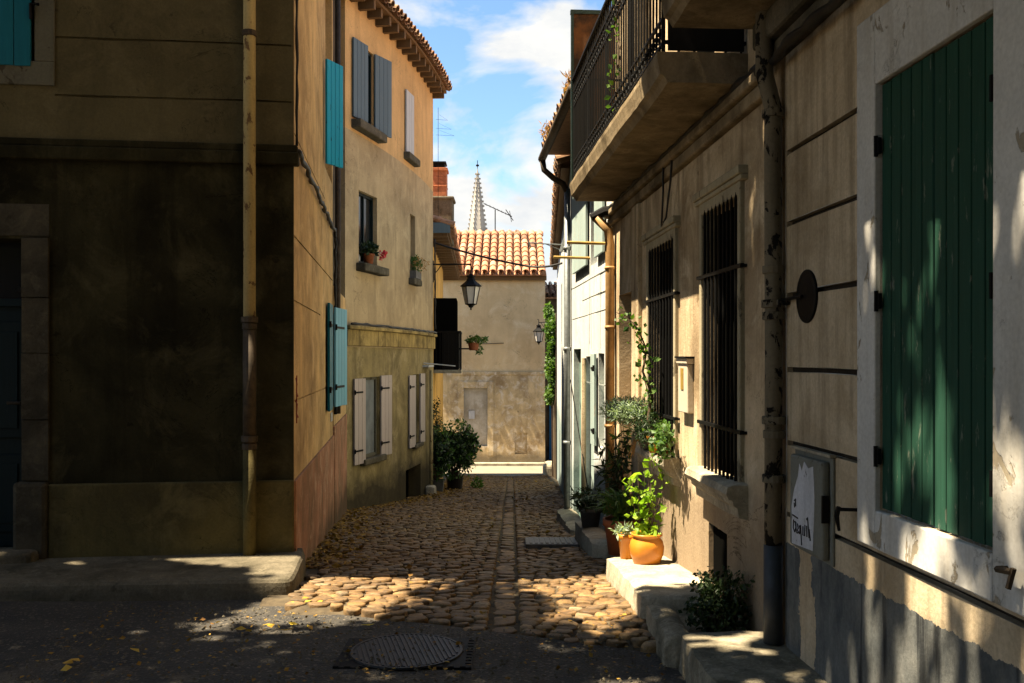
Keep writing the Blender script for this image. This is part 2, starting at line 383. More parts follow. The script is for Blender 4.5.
def facade(mb, P, u0, u1, z0, z1, openings=(), recess=(), nu=1, nz=1):
    """grid wall on path P with through-openings (u0,u1,z0,z1,depth) and shallow recesses that keep a back"""
    us = {u0, u1}; zs = {z0, z1}
    for r in list(openings) + list(recess):
        us |= {r[0], r[1]}; zs |= {r[2], r[3]}
    for i in range(1, nu): us.add(u0 + (u1 - u0) * i / nu)
    for i in range(1, nz): zs.add(z0 + (z1 - z0) * i / nz)
    us = sorted(x for x in us if u0 <= x <= u1); zs = sorted(x for x in zs if z0 <= x <= z1)
    allr = [(r, False) for r in openings] + [(r, True) for r in recess]
    for a, b in zip(us, us[1:]):
        for c, d in zip(zs, zs[1:]):
            mu, mz = (a + b) / 2, (c + d) / 2
            hit = [r for r in allr if r[0][0] < mu < r[0][1] and r[0][2] < mz < r[0][3]]
            if not hit: mb.quad(P(a, c, 0), P(b, c, 0), P(b, d, 0), P(a, d, 0))
            elif hit[0][1]:
                e = -hit[0][0][4]; mb.quad(P(a, c, e), P(b, c, e), P(b, d, e), P(a, d, e))
    for r, _ in allr:
        a, b, c, d, dep = r; e = -dep
        mb.quad(P(a, c, 0), P(a, d, 0), P(a, d, e), P(a, c, e)); mb.quad(P(b, c, 0), P(b, c, e), P(b, d, e), P(b, d, 0))
        mb.quad(P(a, c, 0), P(a, c, e), P(b, c, e), P(b, c, 0)); mb.quad(P(a, d, 0), P(b, d, 0), P(b, d, e), P(a, d, e))
    return mb

def path_lin(fx, fy, n, along):
    n = Vector((n[0], n[1], 0)).normalized()
    return lambda u, z, o: Vector((fx(u), fy(u), z)) + n * o
def rough(Pf, amp=.005):
    """hand-laid wall: slow bulges and slightly wandering lines"""
    def Q(u, z, o):
        a = mnoise.noise(Vector((u * 1.1, z * 1.1, 5))) + .4 * mnoise.noise(Vector((u * 4, z * 4, 2)))
        return Pf(u, z + .008 * mnoise.noise(Vector((u * 2.2, z * .7, 9))), o + amp * a)
    return Q
XR = lambda y: 1.657 - .063 * y
PR = rough(path_lin(XR, lambda u: u, (-1, -.063), 0))
XL = lambda y: -.819 - .119 * y
PL = path_lin(XL, lambda u: u, (1, .119), 0)
PF = rough(path_lin(lambda u: u, lambda u: 7.4 + .119 * (u + 1.70), (.119, -1), 0), .004)
def X3(y): d = y - 14.4; return -2.53 + .26 * d - .01875 * d * d
def P3(u, z, o):
    t = .26 - .0375 * (u - 14.4); n = Vector((1, -t, 0)).normalized(); return Vector((X3(u), u, z)) + n * o
P4 = path_lin(lambda u: -1.78 - .035 * (u - 20.3), lambda u: u, (1, .035), 0)
PE = path_lin(lambda u: u, lambda u: 35.0, (0, -1), 0)
XG = lambda y: .82 + .035 * (y - 13.3)
PG = path_lin(XG, lambda u: u, (-1, .035), 0)

def zl(y):
    """lane height below the eye"""
    if y >= 32: return -3.95
    if y <= 5.4: return -1.6
    if y < 6.6: return -1.6 - .0375 * (y - 5.4) ** 2
    return -1.654 - .0904 * (y - 6.6)

def shutter(name, O, D, N, w, h, n, mat, parent, iron=True, t=.028, battens=(.16, .84), gap=.006, back=False):
    """boarded leaf: O bottom hinge corner, D width direction, N facing"""
    O, D, N = Vector(O), Vector(D).normalized(), Vector(N).normalized(); Z = Vector((0, 0, 1)); mb = MB()
    for i in range(n):
        a = w * i / n + gap / 2; b = w * (i + 1) / n - gap / 2
        mb.obox(O, D, N, Z, a, b, 0, t, random.uniform(0, .004), h - random.uniform(0, .004))
    mb.obox(O, D, N, Z, .01, w - .01, .004, t * .55, .01, h - .01)
    for f in battens:
        if back: mb.obox(O, D, N, Z, .02, w - .02, t, t + .02, h * f - .04, h * f + .04)
    sh = mb.build(name, mat, parent, bevel=.003)
    if iron:
        for f in battens: ib = MB(); ib.obox(O, D, N, Z, 0, w * .72, t + .001, t + .008, h * f - .014, h * f + .014); ib.tube([O + N * (t + .008) + Z * (h * f - .035), O + N * (t + .008) + Z * (h * f + .035)], .012, 6).build('hinge', 'iron', sh)
    return sh

def leaf_mesh(name, pts, size, mat, parent=None, aspect=.55, up=None, jitter=1.0, kind=None, flat=False):
    """many separate leaf blades (kite shaped, slightly folded)"""
    pts = np.asarray(pts); n = len(pts)
    d = RNG.normal(size=(n, 3)) * jitter
    if up is not None: d += np.asarray(up)
    if flat: d[:, 2] *= .12
    d /= np.linalg.norm(d, axis=1)[:, None] + 1e-9
    q = RNG.normal(size=(n, 3)) * ((.2, .2, 1) if flat else (1, 1, 1)); s = np.cross(d, q); s /= np.linalg.norm(s, axis=1)[:, None] + 1e-9
    nn = np.cross(d, s)
    L = (np.asarray(size) if np.ndim(size) else np.full(n, size)) * RNG.uniform(.6, 1.3, n); L = L[:, None]; Wd = L * aspect
    A = pts; B = pts + d * L * .45 + s * Wd * .5 + nn * L * .08; C = pts + d * L; D = pts + d * L * .45 - s * Wd * .5 + nn * L * .08
    V = np.stack([A, B, C, D], 1).reshape(-1, 3)
    i = np.arange(n) * 4
    Fc = np.concatenate([np.stack([i, i + 1, i + 2], 1), np.stack([i, i + 2, i + 3], 1)])
    me = bpy.data.meshes.new(name); me.from_pydata(V.tolist(), [], Fc.tolist()); me.update()
    me.materials.append(M[mat]); o = bpy.data.objects.new(name, me); COL.objects.link(o)
    if parent:
        L_ = Vector(); q = parent
        while q: L_ += q.location; q = q.parent
        o.parent = parent; o.location = -L_
    if kind: o['kind'] = kind
    return o

def cloudpts(c, r, n, shell=.5):
    d = RNG.normal(size=(n, 3)); d /= np.linalg.norm(d, axis=1)[:, None]
    rad = RNG.uniform(shell, 1, n) ** .6
    return np.asarray(c) + d * rad[:, None] * np.asarray(r)

def stone_block(name, corners, z0, z1, mat, parent=None, label=None, res=.06, amp=.012, bevel=.02, kind=None, top_noise=.4):
    """block with a quad plan (4 xy corners), subdivided and roughened; z1 may be 4 values"""
    z1s = z1 if isinstance(z1, (list, tuple)) else [z1] * 4; z0s = z0 if isinstance(z0, (list, tuple)) else [z0] * 4
    c = [Vector((*p, 0)) for p in corners]
    nu = max(2, int((c[1] - c[0]).length / res)); nv = max(2, int((c[3] - c[0]).length / res)); nw = 4
    def P(a, b, k):
        p = (c[0] * (1 - a) + c[1] * a) * (1 - b) + (c[3] * (1 - a) + c[2] * a) * b
        zt = (z1s[0] * (1 - a) + z1s[1] * a) * (1 - b) + (z1s[3] * (1 - a) + z1s[2] * a) * b
        zb = (z0s[0] * (1 - a) + z0s[1] * a) * (1 - b) + (z0s[3] * (1 - a) + z0s[2] * a) * b
        return Vector((p.x, p.y, zb + (zt - zb) * k))
    ctr = P(.5, .5, .5); vid = {}; vs = []; fs = []
    def V(i, j, k):
        if (i, j, k) not in vid:
            p = P(i / nu, j / nv, k / nw)
            e = (i in (0, nu)) + (j in (0, nv)) + (k == nw)
            if e >= 2:
                p += (ctr - p).normalized() * bevel * .7 * (e - 1)
            q = p * 7
            p += Vector((mnoise.noise(q), mnoise.noise(q + Vector((9, 0, 0))), mnoise.noise(q + Vector((0, 9, 0))) * top_noise)) * amp
            q = p * 25
            p += Vector((mnoise.noise(q), mnoise.noise(q + Vector((9, 0, 0))), mnoise.noise(q + Vector((0, 9, 0))) * top_noise)) * amp * .35
            vid[(i, j, k)] = len(vs); vs.append(p)
        return vid[(i, j, k)]
    for i in range(nu):
        for j in range(nv):
            fs.append((V(i, j, nw), V(i + 1, j, nw), V(i + 1, j + 1, nw), V(i, j + 1, nw))); fs.append((V(i, j, 0), V(i, j + 1, 0), V(i + 1, j + 1, 0), V(i + 1, j, 0)))
    for k in range(nw):
        for i in range(nu):
            for j in (0, nv): fs.append((V(i, j, k), V(i + 1, j, k), V(i + 1, j, k + 1), V(i, j, k + 1)))
        for j in range(nv):
            for i in (0, nu): fs.append((V(i, j, k), V(i, j + 1, k), V(i, j + 1, k + 1), V(i, j, k + 1)))
    mb = MB(); mb.v = vs; mb.f = fs
    o = mb.build(name, mat, parent, smooth=False, kind=kind, label=label)
    m = o.modifiers.new('s', 'SUBSURF'); m.levels = m.render_levels = 1
    return o

def tiles(mb, O, A, Up, nc, nr, wdt=.2, ln=.36, drop=0, n=6, r=None):
    """roman tiles: O eave corner, A along eave, Up up-slope; cover tiles and pans as separate islands"""
    O, A, Up = Vector(O), Vector(A).normalized(), Vector(Up).normalized(); Nn = A.cross(Up).normalized()
    if Nn.z < 0: Nn = -Nn
    r = r or wdt * .36
    for j in range(nr):
        for i in range(nc):
            for cover in (1, 0):
                cx = (i + (.5 if cover else 0)) * wdt + random.uniform(-.008, .008)
                o = O + A * cx + Up * (j * ln * .82 - .02 + random.uniform(-.012, .012)) + Nn * ((.035 if cover else .022) + .0)
                vs = []; m = n
                for k in range(m + 1):
                    t = math.pi * k / m; cs, sn = math.cos(t), math.sin(t) * (1 if cover else -.8)
                    for e, rr, lift in ((0, r * 1.1, .018), (1, r * .88, 0)):
                        vs.append(o + A * (cs * rr) + Nn * (sn * rr + lift) + Up * (e * ln))
                    vs.append(o + A * (cs * r * .86) + Nn * (sn * r * .86 + .018) + Up * .002)
                fs = []
                for k in range(m):
                    a = k * 3; b = a + 3
                    fs.append((a, b, b + 1, a + 1)); fs.append((a, a + 2, b + 2, b))
                mb.add(vs, fs)
    return mb

def pot(name, c, R, H, mat, label, cat='plant pot', group=None, rim=True, belly=False, parent=None):
    c = Vector(c)
    if belly: prof = [(0, 0), (R * .62, 0), (R * .78, H * .08), (R * .96, H * .35), (R, H * .58), (R * .93, H * .76), (R * .78, H * .86), (R * .76, H * .9), (R * .90, H * .94), (R * .92, H), (R * .84, H * 1.01), (R * .72, H * .93), (R * .6, H * .9)]
    else: prof = [(0, 0), (R * .68, 0), (R * .9, H * .8), (R * 1.0, H * .81), (R * 1.02, H), (R * .9, H), (R * .84, H * .86)]
    return prof

# ================= SETTING: ground =================
def sheet(name, xs, ys, zf, mat, kind='structure'):
    mb = MB(); V = [[(x, y, zf(x, y)) for x in xs] for y in ys]
    nx = len(xs); mb.v = [p for r in V for p in r]
    mb.f = [(j * nx + i, j * nx + i + 1, (j + 1) * nx + i + 1, (j + 1) * nx + i) for j in range(len(ys) - 1) for i in range(nx - 1)]
    return mb.build(name, mat, kind=kind, smooth=True)
ys = [-300, -60, -20, 0, 3, 5, 5.4] + [5.4 + .3 * i for i in range(1, 5)] + [7.4, 10, 14, 20, 26, 31.9, 32, 45, 80, 300, 900]
sheet('ground', [-600, -60, -20, -8, -3, 0, 3, 8, 20, 60, 600], ys, lambda x, y: zl(y) - .09, 'earth')
# near cross street: patched asphalt with gentle unevenness
def zas(x, y): return -1.604 + .012 * mnoise.noise(Vector((x * 1.3, y * 1.3, 0))) - .01
def ybound(x): return 6.12 - (x + 1.4) * .44
mb = MB(); nx = 70; xs = [-30, -15, -8] + [-5 + 8 * i / 60 for i in range(61)] + [6, 15, 30]
rows = [-20, -5, 0, 2] + [3 + .1 * i for i in range(20)]
for x in xs: pass
V = []
for k in range(len(rows) + 14):
    for x in xs:
        xc = max(-1.6, min(1.0, x)); yj = 0
        yb = ybound(xc) + .05 if x > -1.5 else 6.9
        y = rows[k] if k < len(rows) else 4.95 + (yb - 4.95) * (k - len(rows) + 1) / 14
        V.append((x, y, zas(x, y) + (zl(y) + 1.6)))
n_ = len(xs); mb.v = V; mb.f = [(j * n_ + i, j * n_ + i + 1, (j + 1) * n_ + i + 1, (j + 1) * n_ + i) for j in range(len(rows) + 13) for i in range(n_ - 1)]
mb.build('asphalt_road', 'asphalt', kind='structure', smooth=True)
# lane bed
def xleft(y):
    if y < 7.42: return -1.47 - .02 * (y - 6)
    if y < 14.4: return XL(y) - .05
    if y < 20: return X3(y) - .05
    return -1.75
def zc(x, y): return zl(y) + min(.05, .045 * abs(x + .05)) - .03
ys2 = [4.9 + .25 * i for i in range(110)]
mb = MB(); V = []
for y in ys2:
    for i in range(21):
        x = xleft(y) - .2 + (1.5 - xleft(y)) * i / 20
        V.append((x, y, zc(x, y) - .022 + .017 - (.06 if y < ybound(max(-1.6, min(1, x))) else 0)))
mb.v = V; mb.f = [(j * 21 + i, j * 21 + i + 1, (j + 1) * 21 + i + 1, (j + 1) * 21 + i) for j in range(len(ys2) - 1) for i in range(20)]
mb.build('lane_bed', 'dirt', kind='structure', smooth=True)
# cobbles: rounded, individually shaped stones, rows running across a central gutter
def cobbles():
    V = []; Fc = []
    def stone(cx, cy, wx, wy, rot, hgt, n=12):
        k0 = len(V); p = random.uniform(2.6, 5.0); tx = random.uniform(-.09, .09); ty = random.uniform(-.10, .10)
        ca, sa = math.cos(rot), math.sin(rot); jit = [random.uniform(.82, 1.08) for _ in range(n)]
        base = zc(cx, cy)
        for sc_, dz in ((1.0, -.03), (.985, -.002), (.95, hgt * .75), (.80, hgt)):
            for k in range(n):
                t = 2 * math.pi * (k + .5) / n; c_, s_ = math.cos(t), math.sin(t)
                rr = 1 / (abs(c_) ** p + abs(s_) ** p) ** (1 / p) * jit[k] * sc_
                lx, ly = c_ * rr * wx / 2, s_ * rr * wy / 2
                V.append((cx + lx * ca - ly * sa, cy + lx * sa + ly * ca, base + dz + (random.uniform(-.0022, .0022) if dz > 0 else 0) + (lx * tx + ly * ty if dz > -.03 else 0) - .0904 * (ly) * (cy > 6.5)))
        V.append((cx, cy, base + hgt * 1.02))
        for r in range(3):
            for k in range(n): Fc.append((k0 + r * n + k, k0 + r * n + (k + 1) % n, k0 + (r + 1) * n + (k + 1) % n, k0 + (r + 1) * n + k))
        for k in range(n): Fc.append((k0 + 3 * n + k, k0 + 3 * n + (k + 1) % n, k0 + 4 * n))
    y = 4.9
    while y < 31.6:
        dy = random.uniform(.082, .112); x0 = xleft(y); x1 = .98 if y > 5.6 else .86
        for side in (-1, 1):
            x = -.05 + side * .092
            while (x > x0) if side < 0 else (x < x1):
                wd = random.uniform(.085, .175); cx = x + side * wd / 2
                cy = y + .30 * abs(cx) * (1 if side < 0 else -.10) + .06 * mnoise.noise(Vector((cx * 2, y * 1.5, 3))) + random.uniform(-.012, .012)
                if cy > ybound(max(-1.6, min(1, cx))) + .05 and cy < 31.9:
                    stone(cx, cy, wd * random.uniform(.92, 1.0), dy * random.uniform(.90, 1.03), random.uniform(-.12, .12), random.uniform(.006, .020), 10 if y < 14 else 8)
                x += side * wd
        y += dy
    y = 5.6                                    # gutter of long stones between two joints
    while y < 31.5:
        l = random.uniform(.17, .30); stone(-.05 + random.uniform(-.008, .008), y + l / 2, 1.0 * .16, l * .95, 0, .006); y += l
    mb = MB(); mb.v = V; mb.f = Fc
    return mb.build('cobbled_lane', 'cobble', kind='structure', smooth=True)
cobbles()
MB().box(-9, 9, 31.7, 34.98, -4.1, -3.945).build('far_road', 'concrete', kind='structure')
tag(MB().box(-6, 1.2, 34.7, 34.995, -4.0, -3.84).build('far_kerb', 'stone', bevel=.02), kind='structure')

# ================= LEFT: corner house =================
HT = 5.6
ch = empty('corner_house', (-1.7, 7.4, -1.5), 'corner house on the left with a near-black lower wall, ochre plinth and tall cream drainpipe', 'house')
mb = MB()
g = .012
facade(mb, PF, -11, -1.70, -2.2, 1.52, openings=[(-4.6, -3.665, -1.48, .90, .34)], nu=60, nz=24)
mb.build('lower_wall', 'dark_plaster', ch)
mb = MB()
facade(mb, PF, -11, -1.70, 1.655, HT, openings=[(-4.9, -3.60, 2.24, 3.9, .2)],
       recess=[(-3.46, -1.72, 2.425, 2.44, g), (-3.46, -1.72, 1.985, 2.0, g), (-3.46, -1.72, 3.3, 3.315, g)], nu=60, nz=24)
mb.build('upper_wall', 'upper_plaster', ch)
mb = MB()
facade(mb, PL, 7.4, 11.75, -3.2, HT, openings=[(10.56, 11.6, 2.12, 4.4, .25), (11.0, 11.55, -.5, .6, .2)],
       recess=[(7.42, 11.7, .945, .962, g), (7.42, 9.9, .44, .455, g), (7.42, 11.0, -.34, -.325, g), (7.42, 10.5, 1.75, 1.765, g)])
mb.quad(PL(11.75, -3.2, 0), PL(11.75, HT, 0), PL(11.75, HT, -6), PL(11.75, -3.2, -6))
mb.quad((-11, 12, -3), (-11, 12, HT), PF(-11, HT, 0), PF(-11, -3, 0))
mb.build('side_wall', 'side_plaster', ch)
mb = MB(); mb.wbox(PF, -11, -1.66, 1.50, 1.60, -.05, .05); mb.wbox(PF, -11, -1.67, 1.60, 1.66, -.05, .025)
mb.build('string_course', 'dark_plaster', ch, bevel=.012)
mb = MB(); mb.wbox(PF, -3.50, -1.698, -1.9, -.95, -.05, .045)
pl = mb.build('plinth', 'plinth_left', ch, bevel=.012)
mb = MB(); mb.wbox(PL, 7.40, 11.74, -3.4, -.955, -.05, .02, 1)
mb.build('side_plinth', 'pink', ch, bevel=.006)
mb = MB(); mb.hexa([(-11, 12, HT), (-2.2, 12, HT), (-1.4, 7.1, HT), (-11, 6.0, HT), (-11, 12, HT + 1.6), (-4, 10, HT + 1.6), (-4, 10, HT + 1.5), (-11, 9, HT + 1.5)])
mb.build('roof', 'tile_dark', ch)
# door with stone surround
mb = MB()
z = -.92
hs = [.46, .50, .42, .45, .44]; 
for i, h in enumerate(hs):
    mb.wbox(PF, -3.69, -3.50, z, min(z + h, .92) - .006, -.30, .03 if i % 2 else .022); z += h
mb.wbox(PF, -4.8, -3.50, .92, 1.16, -.30, .004)
mb.build('door_surround', 'jamb', ch, bevel=.018)
mb = MB(); mb.wbox(PF, -3.74, -3.50, -1.53, -.93, -.05, .075); mb.build('corner_stone', 'jamb', ch, bevel=.03)
mb = MB(); mb.wbox(PF, -4.6, -3.66, -1.47, .40, -.30, -.26); 
mb.wbox(PF, -4.5, -3.75, -1.35, -.75, -.26, -.235); mb.wbox(PF, -4.5, -3.75, -.62, .28, -.26, -.235); mb.wbox(PF, -4.44, -3.81, -1.28, -.82, -.235, -.225); mb.wbox(PF, -4.44, -3.81, -.55, .2, -.235, -.225)
mb.wbox(PF, -4.6, -3.66, .40, .46, -.3, -.22)
dr = mb.build('front_door', 'door_dark', ch, bevel=.004)
MB().tube([PF(-3.78, -.35, -.25), PF(-3.78, -.35, -.19), PF(-3.87, -.35, -.18)], .012, 8).build('handle', 'pipe_iron', dr)
MB().wbox(PF, -4.6, -3.66, .46, .9, -.31, -.29).build('fanlight', 'glass', dr)
# upper window, shutter closed in a cream surround
wn = MB()
for a, b, c, d in ((-4.9, -3.46, 2.06, 2.24), (-3.60, -3.46, 2.24, 3.9)): wn.wbox(PF, a, b, c, d, -.02, .018)
wn = wn.build('window_surround', 'frame_dim', ch, bevel=.006)
shutter('window_shutter', PF(-4.83, 2.20, 0), (1, .119, 0), (.119, -1, 0), 1.215, 1.65, 10, 'teal_dark', ch, iron=False)
shx = MB(); shx.tube([PF(-3.62, 2.55, .03), PF(-3.62, 2.66, .045), PF(-3.56, 2.66, .04)], .012, 6); shx.build('shutter_hinge', 'iron', ch)
# downpipe
mb = MB(); mb.tube([PF(-2.02, 6, .09), PF(-2.02, .30, .09)], .046, 14)
dp = mb.build('downpipe', 'pipe_cream', ch, smooth=True)
mb = MB(); mb.tube([PF(-2.02, .27, .09), PF(-2.02, -.66, .09)], .050, 14); mb.build('iron_section', 'pipe_iron', dp, smooth=True)
mb = MB(); mb.tube([PF(-2.02, -.62, .09), PF(-2.02, -1.52, .09)], .049, 14); mb.build('base_section', 'plinth_left', dp, smooth=True)
mb = MB()
for zz, r in ((.27, .064), (.22, .056), (2.46, .055), (2.75, .056), (-.64, .062), (-.70, .056)): MB().tube([PF(-2.02, zz, .09), PF(-2.02, zz + .045, .09)], r, 14).build('collar', 'pipe_iron', dp, bevel=.004)
# side window shutters
shutter('shutter', PL(10.25, 2.10, .02), (.42, .90, 0), (.90, -.42, 0), .30, 1.13, 4, 'teal', ch, iron=False)
shutter('shutter', PL(10.60, -.60, .02), (-.119, 1, 0), (1, .119, 0), .50, 1.22, 4, 'teal_dark', ch, battens=(.2, .8))
shutter('shutter', PL(11.60, -.60, .02), (.05, 1, 0), (.97, -.05, 0), .62, 1.22, 4, 'blue_pale', ch, battens=(.2, .8))
MB().wbox(PL, 10.56, 11.6, 2.12, 4.4, -.25, -.22).build('window_pane', 'glass', ch); MB().wbox(PL, 11.0, 11.55, -.5, .6, -.2, -.17).build('window_pane', 'glass', ch)
mb = MB(); mb.wbox(PL, 11.35, 11.55, -.76, -.66, 0, .012); mb.build('number_plate', 'pale_wood', ch)
# red scrawl
mb = MB()
for pts in ([(7.52, .02), (7.60, -.03), (7.55, -.09), (7.66, -.13)], [(7.50, -.16), (7.62, -.19), (7.56, -.26), (7.68, -.30)], [(7.58, .04), (7.57, -.34)]):
    mb.tube([PL(y, zz - .18, .002) for y, zz in pts], .007, 4)
mb.build('red_mark', 'red_paint', ch)

# pavement before the corner house
def kerbpt(x): return 6.50 + .05 * (x + 1.5)
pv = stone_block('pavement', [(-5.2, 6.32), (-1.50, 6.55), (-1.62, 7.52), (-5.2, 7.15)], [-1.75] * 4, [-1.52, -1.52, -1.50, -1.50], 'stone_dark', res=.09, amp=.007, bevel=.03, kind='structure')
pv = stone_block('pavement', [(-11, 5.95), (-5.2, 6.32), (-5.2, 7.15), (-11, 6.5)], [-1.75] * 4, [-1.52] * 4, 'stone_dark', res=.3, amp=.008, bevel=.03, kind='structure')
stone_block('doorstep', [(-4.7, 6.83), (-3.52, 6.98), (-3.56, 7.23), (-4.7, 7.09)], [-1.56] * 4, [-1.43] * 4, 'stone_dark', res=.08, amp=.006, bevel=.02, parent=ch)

# ================= LEFT: narrow dark-walled house =================
nh = empty('narrow_house', (-2.3, 13, -2.2), 'narrow dark wall wedged between the corner house and the ochre rendered house', 'house')
PN = lambda u, z, o: PL(u, z, o - .10)
mb = MB(); facade(mb, PN, 11.75, 14.5, -3.6, 5.5, openings=[(12.4, 13.2, 1.1, 2.0, .2)]); mb.quad(PN(11.75, 5.5, 0), PN(14.5, 5.5, 0), PN(14.5, 5.5, -5), PN(11.75, 5.5, -5))
mb.build('wall', 'dark_strip', nh)
MB().wbox(PN, 12.4, 13.2, 1.1, 2.0, -.2, -.17).build('window_pane', 'glass', nh)
mb = MB(); mb.wbox(PL, 11.78, 14.42, -3.6, -.85, -.09, .03); mb.build('plinth', 'pink', nh, bevel=.01)
mb = MB(); mb.wbox(PL, 11.78, 14.42, -.849, .9, -.09, .012); mb.build('lower_wall', 'side_plaster', nh, bevel=.01)
mb = MB(); mb.tube([PL(11.95, 5.4, .05), PL(11.95, .2, .05), PL(11.95, -.7, .05)], .035, 8); mb.build('downpipe', 'pipe_iron', nh, smooth=True)

# ================= LEFT: curved rendered house =================
cv = empty('curved_house', (-2.0, 17, -2.6), 'ochre and tan rendered house with a curved facade under a deep tiled eave', 'house')
ops = [(15.07, 15.77, -1.60, -.31, .09), (17.84, 18.30, -1.62, -.31, .09), (15.07, 15.5, 3.72, 4.95, .08), (14.9, 15.68, 1.50, 2.64, .12), (17.6, 18.0, 1.50, 2.68, .10), (17.24, 17.75, 3.75, 4.85, .2), (17.3, 18.5, -3.4, -2.05, .25)]
def band(name, z0, z1, mat):
    mb = MB(); o = [r for r in ops if r[2] >= z0 - .3 and r[3] <= z1 + .3 and r[2] < z1 and r[3] > z0]
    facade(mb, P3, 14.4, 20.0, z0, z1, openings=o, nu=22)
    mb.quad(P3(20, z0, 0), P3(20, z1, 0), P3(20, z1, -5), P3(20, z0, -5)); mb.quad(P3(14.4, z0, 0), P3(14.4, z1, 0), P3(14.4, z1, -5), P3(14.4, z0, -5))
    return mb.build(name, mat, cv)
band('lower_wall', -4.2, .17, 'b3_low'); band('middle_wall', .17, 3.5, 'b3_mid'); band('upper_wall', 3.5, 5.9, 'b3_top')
mb = MB(); mb.wbox(P3, 14.4, 20.02, .19, .44, -.02, .045, 20)
mb.build('cornice', 'cornice', cv, bevel=.01)
mb = MB(); mb.wbox(P3, 14.4, 20.03, .44, .50, -.02, .09, 20); mb.build('cornice_cap', 'cornice', cv, bevel=.015)
# windows
def win(P, u0, u1, z0, z1, dep, parent, mat='frame_cream', glass='glass', mull=True):
    mb = MB(); f = .045; e0, e1 = -dep + .005, -dep + .05
    for a, b, c, d in ((u0, u0 + f, z0, z1), (u1 - f, u1, z0, z1), (u0 + f, u1 - f, z0, z0 + f), (u0 + f, u1 - f, z1 - f, z1)): mb.wbox(P, a, b, c, d, e0, e1)
    if mull: mb.wbox(P, (u0 + u1) / 2 - .02, (u0 + u1) / 2 + .02, z0 + f, z1 - f, e0, e1 - .005)
    w_ = mb.build('window', mat, parent)
    MB().wbox(P, u0 + .01, u1 - .01, z0 + .01, z1 - .01, -dep + .0, -dep + .02).build('pane', glass, w_)
    return w_
win(P3, 15.07, 15.77, -1.60, -.31, .09, cv, 'frame_dim', 'curtain', False); win(P3, 17.84, 18.30, -1.62, -.31, .09, cv, 'frame_dim', 'curtain', False)
win(P3, 15.07, 15.5, 3.72, 4.95, .08, cv, 'door_dark'); win(P3, 14.9, 15.68, 1.50, 2.64, .12, cv, 'door_dark'); win(P3, 17.24, 17.75, 3.75, 4.85, .2, cv, 'pale_wood')
MB().wbox(P3, 17.6, 18.0, 1.5, 2.68, -.1, -.08).build('blind_panel', 'b3_mid', cv)
def tang(y): t = .26 - .0375 * (y - 14.4); return Vector((t, 1, 0)).normalized(), Vector((1, -t, 0)).normalized()
def leaf3(y, zb, w_, h, n, mat, ang=0, **k):
    t, nn = tang(y); ca, sa = math.cos(ang), math.sin(ang)
    shutter('shutter', P3(y, zb, .015), t * ca + nn * sa, nn * ca - t * sa, w_, h, n, mat, cv, **k)
leaf3(14.66, -1.66, .38, 1.34, 3, 'white_wood', .06); leaf3(15.78, -1.63, .42, 1.34, 3, 'white_wood', .10)
leaf3(17.44, -1.66, .38, 1.34, 3, 'white_wood', .04); leaf3(18.32, -1.64, .34, 1.34, 3, 'white_wood', .05)
leaf3(14.62, 3.72, .45, 1.22, 4, 'grey_blue', .12, iron=False); leaf3(15.5, 3.68, .48, 1.28, 4, 'grey_blue', .25, iron=False)
leaf3(17.2, 3.74, .50, 1.13, 3, 'pale_wood', .02, iron=False)
for (a, b, zz, th, o) in ((14.95, 15.9, -1.70, .10, .10), (17.76, 18.45, -1.70, .08, .08), (14.62, 15.75, 3.55, .14, .16), (14.8, 15.85, 1.36, .13, .16), (17.15, 17.95, 3.60, .13, .12), (17.5, 18.1, 1.36, .12, .12)):
    mb = MB(); mb.wbox(P3, a, b, zz, zz + th, -.05, o, 3); mb.build('sill', 'stone_dark', cv, bevel=.02)
# eave: rafters, boards, tiles
mb = MB(); mk = []
y = 12.4
def PEv(u, z, o):
    uu = max(u, 14.4); return P3(uu, z, o) + Vector(((u - uu) * .26, (u - uu), 0))
while y < 20.1:
    t, nn = tang(max(y, 14.4)); mb.obox(PEv(y, 5.62, 0), t, nn, (0, 0, 1), -.04, .04, -.3, .24 + random.uniform(-.03, .03), -.15 + random.uniform(-.02, .01), -.02); y += random.uniform(.32, .42); mk.append((len(mb.v), len(mb.f)))
split_build(mb, mk, 'rafter', 'brown_wood', cv)
mb = MB(); 
for i in range(24):
    a = 12.3 + 7.85 * i / 24; b = 12.3 + 7.85 * (i + 1) / 24
    mb.hexa([PEv(a, 5.61, -.3), PEv(b, 5.61, -.3), PEv(b, 5.60, .27), PEv(a, 5.60, .27), PEv(a, 5.66, -.3), PEv(b, 5.66, -.3), PEv(b, 5.65, .27), PEv(a, 5.65, .27)])
mb.build('eave_board', 'brown_wood', cv)
rt = MB(); y = 12.3
while y < 20.15:
    t, nn = tang(max(y, 14.4)); up = (-nn + Vector((0, 0, .36))).normalized()
    tiles(rt, PEv(y, 5.66, .33), t, up, 1, 6, .2, .40); y += .19
rt.build('roof_tiles', 'tile_dark', cv)
mb = MB(); mb.hexa([PEv(12.3, 5.64, .1), PEv(20.1, 5.64, .1), PEv(20.1, 5.64, -5), PEv(12.3, 5.64, -5), PEv(12.3, 5.7, .1), PEv(20.1, 5.7, .1), PEv(20.1, 6.8, -4), PEv(12.3, 6.8, -4)])
mb.build('roof', 'tile_dark', cv)
